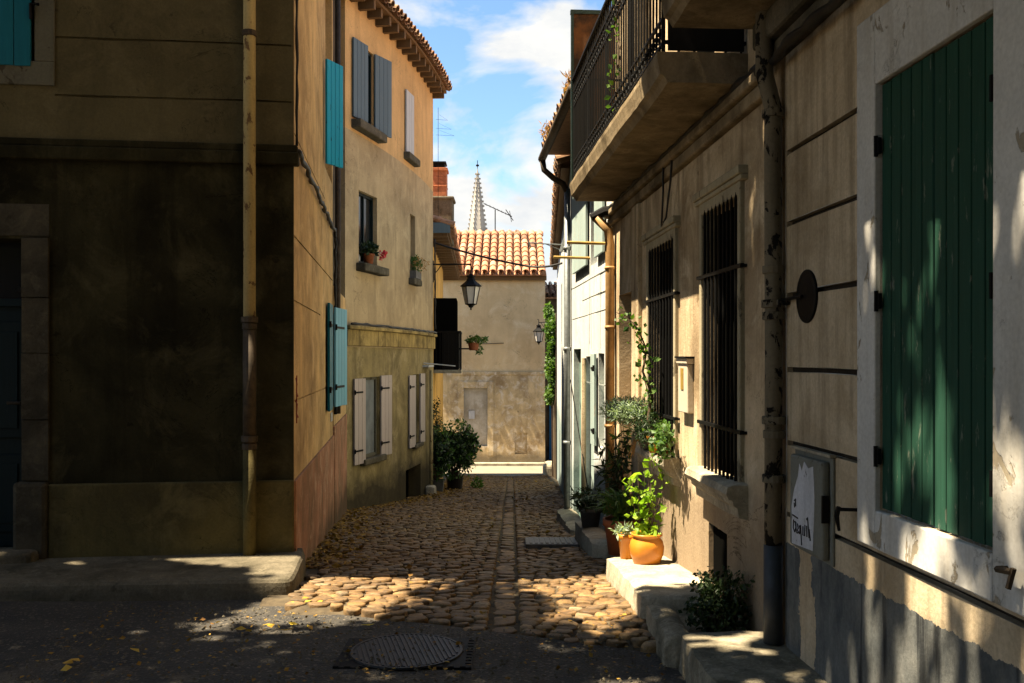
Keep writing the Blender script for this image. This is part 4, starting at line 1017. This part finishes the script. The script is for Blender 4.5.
# ================= kerb blocks on the right (each a worn stone slab) =================
kb = dict(amp=.016, bevel=.035)
def step(name, lab, *a, **k):
    o = stone_block(name, *a, **k); return tag(o, lab, 'stone slab', 'worn stone steps along the right wall')
step('stone_slab', 'nearest broad worn slab below the drainpipe, rough front edge', [(.90, 2.6), (1.50, 2.6), (1.40, 5.0), (.865, 4.99)], [-1.66] * 4, -1.425, 'kerb', res=.07, amp=.022, bevel=.05)
step('stone_slab', 'long narrow kerb stone between the sunlit slab and the nearest slab', [(.80, 4.96), (.97, 4.96), (.97, 5.62), (.80, 5.72)], [-1.75] * 4, [-1.45, -1.45, -1.46, -1.455], 'kerb', res=.05, amp=.018, bevel=.05)
step('stone_slab', 'pale sunlit slab carrying the big orange pot', [(.775, 5.74), (1.42, 5.66), (1.35, 7.5), (.725, 7.46)], [-1.95] * 4, [-1.44, -1.42, -1.545, -1.555], 'stone', res=.07, amp=.014, bevel=.045)
step('stone_slab', 'grey slab one step below and beyond the sunlit slab', [(.725, 8.62), (1.0, 8.62), (.93, 10.3), (.67, 10.25)], [-2.3] * 4, [-1.67, -1.66, -1.74, -1.745], 'stone', res=.08, amp=.016, bevel=.04)
step('stone_slab', 'farthest low grey slab by the white house doors', [(.66, 10.9), (.98, 10.9), (.86, 13.6), (.62, 13.3)], [-2.6] * 4, [-1.96, -1.95, -2.10, -2.12], 'stone', res=.1, amp=.02, bevel=.04)
sheet_b = MB()
sheet_b.hexa([(.86, 5.0, -2), (1.5, 5.0, -2), (1.4, 5.66, -2), (.86, 5.66, -2), (.86, 5.0, -1.53), (1.5, 5.0, -1.53), (1.4, 5.66, -1.53), (.86, 5.66, -1.53)])
sheet_b.hexa([(.86, 7.5, -2.4), (1.4, 7.5, -2.4), (1.3, 10.6, -2.6), (.9, 10.6, -2.6), (.86, 7.5, -1.66), (1.4, 7.5, -1.66), (1.3, 10.6, -1.86), (.9, 10.6, -1.86)])
sheet_b.build('pavement', 'kerb', kind='structure', bevel=.02)
step('stone_block', 'small sunlit stone block at the far foot of the lane by the ivy', [(1.02, 31.2), (1.85, 31.2), (1.85, 31.8), (1.02, 31.8)], [-4.0] * 4, -3.42, 'stone', res=.12, amp=.04, bevel=.1)

# manhole and drain
mh = empty('manhole_cover', (-.57, 5.2, -1.6), 'dark ribbed manhole cover with a round lid set in the asphalt', 'manhole cover')
zz0 = -1.603
mb = MB(); mb.box(-.93, -.21, 4.92, 5.44, -1.66, zz0)
for i in range(12): mb.box(-.93 + i * .06, -.90 + i * .06, 4.925, 4.96, zz0 - .003, zz0 + .004)
for i in range(9): mb.box(-.245, -.215, 4.98 + i * .05, 5.005 + i * .05, zz0 - .003, zz0 + .004)
mb.build('frame', 'iron', mh)
M['iron_worn'] = simple('worn cast iron', (.030, .031, .033), .5, .3, .4, 30, .3)
mb = MB(); mb.lathe((-.575, 5.19, zz0), [(0, .006), (.29, .006), (.292, .010), (.305, .010), (.307, 0)], 48)
for i in range(-11, 12):
    x = i * .025; h = math.sqrt(max(0, .275 ** 2 - x * x))
    mb.obox((-.575, 5.19, zz0), (1, .25, 0), (-.25, 1, 0), (0, 0, 1), x - .006, x + .006, -h, h, .004, .011)
mb.build('lid', 'iron_worn', mh)
sl = .0904
def dpt(x, y, dz): return Vector((x, y, zl(y) + .012 + dz))
mb = MB()
mb.hexa([dpt(.14, 9.65, -.05), dpt(.68, 9.65, -.05), dpt(.68, 10.35, -.05), dpt(.14, 10.35, -.05), dpt(.14, 9.65, .028), dpt(.68, 9.65, .028), dpt(.68, 10.35, .028), dpt(.14, 10.35, .028)])
M['drain'] = simple('grey drain casting', (.17, .17, .165), .6, .1, .4, 14)
dg = mb.build('drain_cover', 'drain', bevel=.008); tag(dg, 'small rectangular grey drain grate let into the cobbles on the right', 'drain cover')
mb = MB()
for i in range(9):
    a = .18 + i * .055; mb.hexa([dpt(a, 9.7, .027), dpt(a + .03, 9.7, .027), dpt(a + .03, 10.3, .027), dpt(a, 10.3, .027), dpt(a, 9.7, .035), dpt(a + .03, 9.7, .035), dpt(a + .03, 10.3, .035), dpt(a, 10.3, .035)])
mb.build('grate_bar', 'drain', dg)

# ================= lamps =================
def lantern(anchor, arm_end, label, s=1.0, drop=.12):
    A, B = Vector(anchor), Vector(arm_end)
    r = empty('street_lamp', anchor, label, 'street lamp', 'wall lanterns')
    mb = MB(); mb.tube([A, B], .016 * s, 6)
    u = (B - A).normalized()
    sc = [A + u * (.12 + .05) + Vector((0, 0, -.02)), A + u * .10 + Vector((0, 0, -.12)), A + u * .03 + Vector((0, 0, -.20)), A + u * .03 + Vector((0, 0, -.34))]
    mb.tube(sc, .011 * s, 5); mb.obox(A, u, u.cross(Vector((0, 0, 1))), (0, 0, 1), -.01, .015, -.03, .03, -.38, .08)
    mb.tube([B + Vector((0, 0, .0)), B + Vector((0, 0, .10)), B + u * .05 + Vector((0, 0, .13))], .014 * s, 5); mb.tube([B, B + Vector((0, 0, -drop))], .014 * s, 5)
    mb.build('bracket', 'iron', r)
    c = B + Vector((0, 0, -drop))
    mb = MB()
    for pr_, n_ in (([(0, 0), (.03, 0), (.045, -.03), (.09, -.035), (.09, -.07), (.07, -.08), (.10, -.15), (.20, -.235), (.225, -.25), (.225, -.27), (.19, -.275)], 12),):
        mb.lathe(c, [(a * s, b * s) for a, b in pr_], 6)
    ct, cb = c.z - .27 * s, c.z - .64 * s
    for k in range(6):
        t = math.pi / 3 * k; d = Vector((math.cos(t), math.sin(t), 0))
        mb.tube([Vector((c.x, c.y, ct)) + d * .19 * s, Vector((c.x, c.y, cb)) + d * .115 * s], .009 * s, 5)
        d2 = Vector((math.cos(t + math.pi / 3), math.sin(t + math.pi / 3), 0))
        mb.tube([Vector((c.x, c.y, cb)) + d * .115 * s, Vector((c.x, c.y, cb)) + d2 * .115 * s], .010 * s, 5)
    mb.lathe(Vector((c.x, c.y, cb)), [(.0, -.13 * s), (.02 * s, -.11 * s), (.015 * s, -.08 * s), (.05 * s, -.06 * s), (.05 * s, -.04 * s), (.115 * s, .0), (0, 0)], 8)
    mb.build('lamp_frame', 'iron', r)
    mb = MB(); mb.lathe(Vector((c.x, c.y, 0)), [(.105 * s, cb + .01), (.178 * s, ct - .01)], 6); mb.build('lamp_glass', 'lamp_glass', r)
    return r
lantern(P3(20.0, 1.97, 0), P3(20.0, 1.97, .80), 'black lantern hanging on a bracket from the curved house, the larger of the two', 1.0, .20)
lantern((1.22, 34.4, 1.30), (.97, 34.4, 1.28), 'small black lantern on the right corner of the end house', .98, .06)

# ================= cables =================
def cable(pts, r, label, mat='cable', knots=True, sub=10, sag=0):
    P_ = [Vector(p) for p in pts]; out = []
    for i in range(len(P_) - 1):
        for k in range(sub):
            t = k / sub; q = P_[i].lerp(P_[i + 1], t); q.z -= sag * 4 * t * (1 - t)
            if knots: q += Vector((mnoise.noise(q * 6), mnoise.noise(q * 6 + Vector((5, 0, 0))), mnoise.noise(q * 6 + Vector((0, 5, 0))))) * r * .9
            out.append(q)
    out.append(P_[-1]); mb = MB()
    mb.tube(out, [r * (1 + .25 * math.sin(i * 1.9)) if knots else r for i in range(len(out))], 6)
    return tag(mb.build('cable', mat, smooth=True), label, 'cable', 'cables strung along the walls')
cable([PL(7.42, 1.62, .03), PL(9, 1.60, .035), PL(10.5, 1.57, .035), PL(11.7, 1.56, .03), PL(11.78, 1.5, .03), PL(11.8, .9, .03), PL(11.8, -.7, .03)], .020, 'thick black twisted cable sloping along the orange buff side wall', sub=14)
cable([PL(7.44, 6, .02), PL(7.44, 3, .02), PL(7.43, 1.66, .02)], .012, 'thin black cable running down the corner of the dark-walled house', sub=10)
mb_ = cable([P3(14.5, .53, .07), P3(16, .53, .07), P3(17.5, .53, .07), P3(19, .53, .07), P3(20, .53, .07)], .018, 'black cable lying along the yellow cornice of the curved house', sub=10)
cable([P3(20, 2.42, .05), (.35, 20.0, 1.93), XG(18) and (XG(19.5), 19.5, 1.95)], .022, 'black cable sagging across the lane above the larger lantern', knots=False, sub=12, sag=.04)
cable([P3(20, 2.5, .04), P3(19.95, 1.6, .05), P3(20, .6, .05)], .018, 'black cable dropping down the corner of the curved house by the lantern', sub=10)
cable([PR(u, 1.52, .06) for u in (4.95, 5.6, 6.4, 7.2, 8.0, 8.8, 9.6)], .022, 'black cable bundle running under the railed balcony', sub=8)
cable([PR(u, 1.47, .08) for u in (1.5, 2.5, 3.2, 3.9, 4.5, 4.9)], .024, 'black cable along the cornice over the green shutters', sub=8)
cable([PR(7.2, 1.5, .06), PR(7.15, 1.25, .07), PR(7.25, 1.0, .06), PR(7.1, 1.05, .06), PR(6.95, 1.3, .06), PR(6.9, 1.5, .06)], .008, 'loop of thin cable hanging over the farther barred window', knots=False, sub=5)
cable([(-.3, 35.0 - .03, .55), (-1.6, 34.97, .50)], .012, 'thin cable fixed across the end house wall', knots=False, sub=4)
mb = MB(); mb.tube([PG(14.5, 1.72, 0), (XG(14.5) - .62, 14.5, 1.76)], .010, 5); mb.tube([PG(14.5, 1.60, 0), (XG(14.5) - .35, 14.5, 1.74)], .007, 5)
mb.tube([(XG(14.5) - .12, 14.5, 1.62), (XG(14.5) - .05, 14.5, 1.82)], .03, 6); mb.tube([(XG(14.5) - .62, 14.5, 1.80), (XG(14.5) - .58, 14.5, 1.70)], .014, 6)
tag(mb.build('line_bracket', 'pipe_grey'), 'thin metal arm sticking out over the lane from the cream far house', 'bracket')

# ================= plants and pots =================
def potted(name, c, R, H, mat, label, cat='potted plant', belly=False, group='potted plants'):
    r = empty(name, c, label, cat, group)
    MB().lathe(c, pot(name, c, R, H, mat, label, belly=belly), 36).build('pot', mat, r, smooth=True)
    MB().lathe(Vector(c) + Vector((0, 0, H * .88)), [(0, .01), (R * .7, 0)], 16).build('soil', 'soil', r)
    return r
def stems(r, c, n, h, spread, mat='twig', rad=.004, curl=.15, seed=0):
    mb = MB(); tips = []; rnd = random.Random(seed)
    for i in range(n):
        a = rnd.uniform(0, 2 * math.pi); d = rnd.uniform(.1, 1) * spread; hh = h * rnd.uniform(.6, 1)
        p0 = Vector(c) + Vector((math.cos(a), math.sin(a), 0)) * .02; p3 = Vector(c) + Vector((math.cos(a) * d, math.sin(a) * d, hh))
        m1 = p0.lerp(p3, .35) + Vector((rnd.uniform(-1, 1), rnd.uniform(-1, 1), .3)) * curl * h * .3; m2 = p0.lerp(p3, .7) + Vector((rnd.uniform(-1, 1), rnd.uniform(-1, 1), .2)) * curl * h * .3
        pts = [p0]
        for a_, b_ in ((p0, m1), (m1, m2), (m2, p3)):
            for k in (1, 2, 3): pts.append(a_.lerp(b_, k / 3))
        mb.tube(pts, [rad * (1 - .6 * k / 9) for k in range(10)], 5); tips.append(pts)
    mb.build('stem', mat, r)
    return tips
def leaves_on(r, tips, per, size, mat, spread=.03, aspect=.6, lo=.25, up=None, jitter=1.0, name='foliage'):
    P_ = []
    for pts in tips:
        for _ in range(per):
            t = random.uniform(lo, 1) * (len(pts) - 1); i = min(int(t), len(pts) - 2); q = pts[i].lerp(pts[i + 1], t - i)
            P_.append(tuple(q + Vector((random.gauss(0, spread), random.gauss(0, spread), random.gauss(0, spread)))))
    return leaf_mesh(name, P_, size, mat, r, aspect=aspect, up=up, jitter=jitter)
# big orange glazed pot with bright climber
c = Vector((1.00, 7.05, -1.535)); r = potted('potted_plant', c, .128, .235, 'terra', 'big round orange glazed pot with a bright green leafy climber on the sunlit slab', belly=True)
t = stems(r, c + Vector((0, 0, .22)), 9, .62, .13, 'twig', .004, .3, 1); leaves_on(r, t, 16, .058, 'leaf_bright', .03, .85, .05)
leaf_mesh('foliage', cloudpts(c + Vector((-.0, 0, .27)), (.11, .11, .05), 70), .05, 'leaf_bright', r, .8)
# small orange pot behind it
c = Vector((.885, 7.30, -1.55)); r = potted('potted_plant', c, .075, .20, 'terra', 'small slim orange pot with grey-green succulent left of the big orange pot', belly=False)
leaf_mesh('foliage', cloudpts(c + Vector((-.03, 0, .22)), (.08, .08, .03), 60), .06, 'leaf_grey', r, .4)
# strap leaved plant in terracotta behind
def straps(r, c, n, L, mat, w=.022, seed=3, rise=.7, name='foliage'):
    rnd = random.Random(seed); mb = MB()
    for i in range(n):
        a = rnd.uniform(0, 2 * math.pi); l = L * rnd.uniform(.55, 1.1); d = Vector((math.cos(a), math.sin(a), 0)); s = Vector((-d.y, d.x, 0))
        k0 = len(mb.v); m = 7; up = rise * rnd.uniform(.6, 1.3)
        for k in range(m + 1):
            t = k / m; p = Vector(c) + d * (l * .75 * t ** 1.3) + Vector((0, 0, l * (up * t - .75 * t * t * up * 1.0 + .1 * t)))
            ww = w * (math.sin(math.pi * min(1, .15 + .85 * t)) ** .6) * (1 if t < .98 else .1)
            mb.v += [tuple(p - s * ww / 2), tuple(p + Vector((0, 0, -ww * .15))), tuple(p + s * ww / 2)]
        for k in range(m):
            a0 = k0 + k * 3; mb.f += [(a0, a0 + 1, a0 + 4, a0 + 3), (a0 + 1, a0 + 2, a0 + 5, a0 + 4)]
    return mb.build(name, mat, r, smooth=True)
c = Vector((.92, 8.05, -1.66)); r = potted('potted_plant', c, .15, .30, 'terra2', 'red terracotta pot with drooping strap leaves behind the orange pots')
straps(r, c + Vector((0, 0, .28)), 60, .50, 'leaf_mid', .024, 3, 1.1); leaf_mesh('foliage', cloudpts(c + Vector((0, 0, .42)), (.16, .16, .14), 160), .09, 'leaf_mid', r, .35)
c = Vector((.98, 8.75, -1.67)); r = potted('potted_plant', c, .13, .22, 'black_pot', 'tall dark spiky plant in a black pot on the grey slab')
t = stems(r, c + Vector((0, 0, .2)), 9, 1.0, .22, 'twig', .006, .2, 6); leaves_on(r, t, 26, .12, 'leaf_dark', .03, .22, .15); leaves_on(r, t, 6, .10, 'leaf_mid', .03, .25, .4)
c = Vector((.80, 9.7, -1.73)); r = potted('potted_plant', c, .12, .20, 'grey_pot', 'low arching fern-like plant in a grey pot at the edge of the grey slab')
straps(r, c + Vector((0, 0, .18)), 70, .42, 'leaf_dark', .018, 8, 1.0)
leaf_mesh('foliage', cloudpts(c + Vector((0, 0, .28)), (.2, .2, .12), 200), .08, 'leaf_dark', r, .3)
# near dark bush
c = Vector((1.16, 5.32, -1.53)); r = potted('potted_plant', c, .12, .12, 'black_pot', 'low dark bush in a black pot tucked in the gap below the nearer barred window')
t = stems(r, c + Vector((0, 0, .08)), 38, .27, .22, 'twig', .003, .15, 9); leaves_on(r, t, 30, .032, 'leaf_dark', .022, .6, .2)
leaf_mesh('foliage', cloudpts(c + Vector((-.02, -.02, .11)), (.19, .18, .11), 1100, .1), .034, 'leaf_dark', r, .6)
# window sill plants
zs = -.725
c = Vector((XR(7.30) - .10, 7.30, zs)); r = potted('sill_pot', c, .062, .125, 'terra', 'orange pot with a tall bare climbing vine on the farther window sill', group='pots on the window sill')
vine = [c + Vector((0, 0, .1)), c + Vector((-.05, .0, .25)), c + Vector((-.02, .02, .45)), c + Vector((-.09, .02, .62)), c + Vector((-.06, .05, .80)), c + Vector((-.12, .06, .95)), c + Vector((-.20, .1, 1.05)), c + Vector((-.28, .12, 1.08))]
mb = MB(); mb.tube(vine, [.014, .013, .011, .009, .007, .006, .004, .003], 6)
v2 = [p + Vector((.02 * math.sin(i * 2.2), .03, -.02)) for i, p in enumerate(vine[:6])]; mb.tube(v2, .004, 5); mb.build('stem', 'twig', r)
leaves_on(r, [vine, v2], 60, .05, 'leaf_ivy', .03, .8, .1)
c = Vector((XR(7.62) - .10, 7.62, zs)); r = potted('sill_pot', c, .07, .10, 'grey_pot', 'pale pot spilling a broad grey-green bush over the farther window sill', group='pots on the window sill')
t = stems(r, c + Vector((-.03, 0, .1)), 30, .16, .20, 'twig', .003, .6, 4)
leaf_mesh('foliage', cloudpts(c + Vector((-.15, .0, .30)), (.21, .26, .11), 2600, .1), .05, 'leaf_grey', r, .16, up=(-.3, 0, .3))
leaf_mesh('foliage', cloudpts(c + Vector((-.02, -.22, .18)), (.12, .30, .14), 1100, .1), .045, 'leaf_dark', r, .2)
mb = MB()
for i in range(9):
    a = c + Vector((-.05, -.05 + .02 * i, .08)); mb.tube([a, a + Vector((-.04, -.02, -.02)), a + Vector((-.06 + random.uniform(-.03, .03), 0, -.10 - .08 * random.random()))], .003, 4)
mb.build('dry_stem', 'straw', r)
c = Vector((XR(7.02) - .10, 7.02, zs)); r = potted('sill_pot', c, .055, .11, 'terra2', 'dark red pot with wiry trailing vine at the near end of the farther window sill', group='pots on the window sill')
mb = MB(); tl = []
for i in range(9):
    a = c + Vector((0, 0, .11)); b = a + Vector((random.uniform(-.05, .02), random.uniform(-.1, .05), random.uniform(.02, .14))); d = b + Vector((random.uniform(-.04, .02), random.uniform(-.35, -.1), random.uniform(-.12, .05))); e = d + Vector((random.uniform(-.03, .01), random.uniform(-.1, .05), random.uniform(-.12, .0)))
    mb.tube([a, b, b.lerp(d, .5) + Vector((0, 0, .03)), d, e], .0025, 4); tl.append([a, b, d, e])
mb.build('stem', 'twig', r); leaves_on(r, tl, 40, .045, 'leaf_mid', .02, .7, .2)
# flower pots on the curved house sills
c = P3(15.15, 1.49, .06); r = potted('sill_pot', c, .10, .17, 'terra2', 'terracotta pot with pink flowers on the curved house first floor sill', group='pots on the window sill')
leaf_mesh('foliage', cloudpts(c + Vector((0, 0, .24)), (.16, .16, .11), 260), .06, 'leaf_dark', r, .7)
leaf_mesh('flower', cloudpts(c + Vector((.20, .12, .16)), (.07, .07, .07), 60), .05, 'flower', r, .9)
c = P3(17.8, 1.48, .06); r = empty('window_planter', c, 'small planter of yellow-green weeds in the blind niche of the curved house', 'planter')
MB().wbox(P3, 17.58, 18.02, 1.48, 1.62, -.02, .12).build('trough', 'grey_pot', r); leaf_mesh('foliage', cloudpts(c + Vector((0, 0, .26)), (.12, .18, .18), 240), .07, 'leaf_mid', r, .4); leaf_mesh('dry_grass', cloudpts(c + Vector((.08, 0, .28)), (.16, .18, .12), 90), .10, 'straw', r, .15)
c = P4(22.3, .30, .95); r = empty('hanging_planter', c, 'red pot of trailing green hanging off the end of the box balcony', 'planter')
MB().lathe(c, [(0, -.12), (.10, -.12), (.14, .06), (.12, .06)], 14).build('pot', 'terra2', r); leaf_mesh('foliage', cloudpts(c + Vector((.06, 0, .12)), (.26, .2, .10), 260), .08, 'leaf_ivy', r, .5); leaf_mesh('foliage', cloudpts(c + Vector((.12, 0, -.10)), (.06, .06, .14), 80), .08, 'leaf_mid', r, .4)
# big dark bushes on the left foot of the lane
def bush(c, R3, n, size, mat, label, potR=.2, potmat='grey_pot', name='potted_shrub'):
    r = empty(name, c, label, 'shrub', 'dark shrubs down the lane')
    MB().lathe(c, [(0, 0), (potR * .8, 0), (potR, .3), (potR * .9, .3), (potR * .8, .2)], 4 if potmat == 'grey_pot' else 20, sq=1).build('pot', potmat, r)
    t = stems(r, Vector(c) + Vector((0, 0, .25)), 26, R3[2] * 1.75, R3[0] * .8, 'twig', .012, .2, 12)
    P_ = []
    for k in range(16):
        a = cloudpts(Vector(c) + Vector((0, 0, .28 + R3[2])), tuple(x * .72 for x in R3), 1, .3)[0]; P_.append(cloudpts(a, tuple(x * .42 for x in R3), n // 16, .2))
    leaf_mesh('foliage', np.concatenate(P_), size, mat, r, .55)
    leaf_mesh('foliage', cloudpts(Vector(c) + Vector((0, 0, .3 + R3[2])), tuple(x * 1.08 for x in R3), n // 10, .8), size, 'leaf_mid', r, .5)
    return r
bush((-1.30, 21.6, zl(21.6)), (.52, .7, .64), 5200, .10, 'leaf_dark', 'broad dark shrub bulging into the lane under the box balcony', .2, 'black_pot')
bush((-1.60, 20.2, zl(20.2)), (.34, .5, .55), 2600, .09, 'leaf_dark', 'smaller dark shrub in a square grey planter by the curved house corner', .22, 'grey_pot')
tag(leaf_mesh('weeds', cloudpts((-.82, 22.4, zl(22.4) + .12), (.12, .3, .14), 140), .08, 'leaf_ivy'), kind='stuff')
# dark figure-like cypress in a pot against the orange wall
r = empty('slim_shrub', (-1.66, 20.9, zl(20.9)), 'slim dark upright shrub against the far corner of the curved house', 'shrub', 'dark shrubs down the lane')
MB().tube([(-1.66, 20.9, zl(20.9)), (-1.66, 20.9, -1.4)], .02, 6).build('stem', 'twig', r)
leaf_mesh('foliage', cloudpts((-1.66, 20.9, -1.75), (.12, .2, .95), 900, .1), .07, 'leaf_dark', r, .4)
# ivy on the gap wall
iv = empty('ivy', (1.35, 30.5, -1.5), 'lush green ivy hanging in the gap right of the end house', 'ivy')
MB().box(1.36, 1.6, 29.5, 31.5, -4.2, 1.4).build('trellis', 'dark_strip', iv)
P_ = [cloudpts((1.24 + random.uniform(-.08, .10), 30.2 + random.uniform(-.5, .8), zz), (.15, .3, .22), 130, .1) for zz in np.linspace(-1.35, 1.55, 24)]
leaf_mesh('foliage', np.concatenate(P_), .11, 'leaf_ivy', iv, .8)
mb = MB()
for i in range(5): mb.tube([(1.3, 30 + .2 * i, -4), (1.28, 30 + .2 * i, -1.5), (1.3, 30 + .25 * i, 1.2)], .012, 4)
mb.build('stem', 'twig', iv)
# balcony plant twining on the railing
c = PR(6.75, 2.0, .47); r = empty('railing_vine', c, 'small bright vine twining on the balcony railing', 'vine')
vl = [PR(6.9, 1.74, .4), PR(6.85, 1.95, .5), PR(6.7, 2.15, .47), PR(6.8, 2.35, .5), PR(6.6, 2.45, .5)]
MB().tube(vl, .004, 5).build('stem', 'twig', r); leaves_on(r, [vl], 34, .05, 'leaf_ivy', .04, .7, 0)
# dry weeds on the gutter
P_ = np.concatenate([cloudpts(PR(12.3, 2.92, .42), (.10, .15, .12), 120, .1), cloudpts(PR(10.2, 2.92, .40), (.06, .1, .14), 80, .1)])
tag(leaf_mesh('gutter_weeds', P_, .09, 'straw', None, .14, up=(0, 0, .5)), kind='stuff')
# fallen leaves along the left foot of the lane and scattered in front
P_ = []
for _ in range(2600):
    y = 7.8 + 22 * random.random() ** 1.1; x = xleft(y) + .05 + abs(random.gauss(0, .28)); P_.append((x, y, zc(x, y) + .034))
for _ in range(500):
    y = random.uniform(7, 31); x = random.uniform(xleft(y), .8); P_.append((x, y, zc(x, y) + .034))
tag(leaf_mesh('fallen_leaves', P_, .065, 'leaf_dead', None, .6, flat=True), kind='stuff')
P_ = [(-1.45, 5.62, -1.585), (-1.38, 5.60, -1.585), (-1.30, 5.66, -1.585), (-1.52, 5.55, -1.585), (-1.18, 5.62, -1.585), (-2.3, 4.9, -1.58), (-2.25, 4.95, -1.58), (-2.0, 5.1, -1.58), (-1.42, 6.2, -1.60), (-1.36, 6.22, -1.6), (-1.40, 6.3, -1.6), (-1.28, 6.28, -1.6), (-1.7, 5.3, -1.585), (-.9, 5.65, -1.585)]
tag(leaf_mesh('yellow_leaves', P_ + [(x + random.gauss(0, .04), y + random.gauss(0, .05), z) for x, y, z in P_[:6]], .075, 'leaf_yellow', None, .6, flat=True), kind='stuff')
P_ = [(random.uniform(-2.6, 1.0), random.uniform(4.2, 6.0), -1.592) for _ in range(500)]
tag(leaf_mesh('leaf_litter', P_, .03, 'leaf_dead', None, .7, flat=True), kind='stuff')
mb = MB()
for _ in range(1400):
    x = random.uniform(-2.6, .8); y = random.uniform(4.3, 5.9 - .3 * (x + 1)); s_ = random.uniform(.004, .012); p = Vector((x, y, -1.598 + .012 * mnoise.noise(Vector((x * 1.3, y * 1.3, 0)))))
    mb.add([p + Vector((s_, 0, 0)), p + Vector((0, s_ * 1.2, 0)), p + Vector((-s_, 0, 0)), p + Vector((0, -s_, 0)), p + Vector((0, 0, s_))], [(0, 1, 4), (1, 2, 4), (2, 3, 4), (3, 0, 4)])
tag(mb.build('gravel', 'stone_dark'), kind='stuff')

# ================= plane tree over the near street (throws the dappled shade) =================
def tree(base, blobs, n, size, label, lean=None, trunk=.28):
    r = empty('plane_tree', base, label, 'tree', 'plane trees over the cross street'); b = Vector(base)
    fork = b + Vector((.2, .2, 3.6)); mb = MB(); mb.tube([b, b + Vector((.05, .1, 1.8)), fork], [trunk * 1.25, trunk, trunk * .8], 14)
    for c_, R_, w_ in blobs:
        e = Vector(c_); mid = fork.lerp(e, .5) + Vector((0, 0, .5)); mb.tube([fork, mid, e], [trunk * .5, trunk * .32, trunk * .12], 8)
        for _ in range(5):
            q = e + Vector((random.gauss(0, 1) * R_[0] * .5, random.gauss(0, 1) * R_[1] * .5, random.gauss(0, 1) * R_[2] * .4)); mb.tube([mid.lerp(e, .5), q], [trunk * .14, .01], 5)
    mb.build('trunk', 'bark', r, smooth=True)
    P_ = []
    for c_, R_, w_ in blobs:
        m = int(n * w_); k = max(8, m // 140)
        for _ in range(k):
            a = cloudpts(c_, R_, 1, .05)[0]; P_.append(cloudpts(a, (R_[0] * .24 + .15, R_[1] * .24 + .15, R_[2] * .16 + .1), m // k, .1))
    P_ = np.concatenate(P_)
    P_ = P_[(P_[:, 2] > .41 * np.maximum(P_[:, 1], 0) + .5)]
    leaf_mesh('crown', P_, size, 'leaf_tree', r, .85)
    return r
tree((-4.2, 1.2, -1.6), [((-2.6, 2.2, 5.2), (1.9, 1.6, 1.2), .42), ((-5.0, 3.8, 5.8), (2.2, 1.5, 1.4), .45), ((-1.0, 3.6, 5.2), (1.4, .9, .5), .15), ((-.85, 4.6, 5.3), (.85, 1.0, .7), .26), ((-2.9, 4.9, 5.5), (1.3, .8, .9), .24), ((-3.5, 6.0, 5.7), (1.0, .8, .6), .10), ((-5.9, 6.0, 5.8), (1.1, .8, .6), .40), ((-5.5, 1.0, 6.0), (2.4, 2.4, 1.8), .9), ((-1.0, .2, 5.4), (2.4, 2.4, 1.6), 1.0), ((1.6, -1.6, 5.6), (2.0, 2.0, 1.4), .8), ((-7.0, 5.2, 5.6), (2.2, 1.5, 1.5), .9)], 10000, .19, 'large plane tree standing left of the camera over the cross street')
tree((3.2 - 5, -5.5, -1.6), [((-2, -4.5, 5), (3.5, 2.6, 2.6), 1), ((2, -5.5, 5), (3.5, 2.6, 2.6), 1), ((-6, -5.5, 5), (3.5, 2.6, 2.6), 1), ((0, -5, 2.6), (4.5, 1.6, 1.8), .8)], 7000, .26, 'unseen second tree added behind the camera to block sky light')  # unseen crown masses added behind the camera to cut sky fill
oh = empty('sky_blocker_house', (0, -10, -1.6), 'unseen plain dark house added behind the camera to block sky light', 'house')  # unseen block added behind the camera to hold back sky light
MB().box(-16, 16, -16, -10, -2, 8).build('wall', 'dark_strip', oh)
MB().hexa([(-16, -9.6, 8), (16, -9.6, 8), (16, -16, 8), (-16, -16, 8), (-16, -9.6, 8.1), (16, -9.6, 8.1), (16, -13, 9.5), (-16, -13, 9.5)]).build('roof', 'tile_dark', oh)
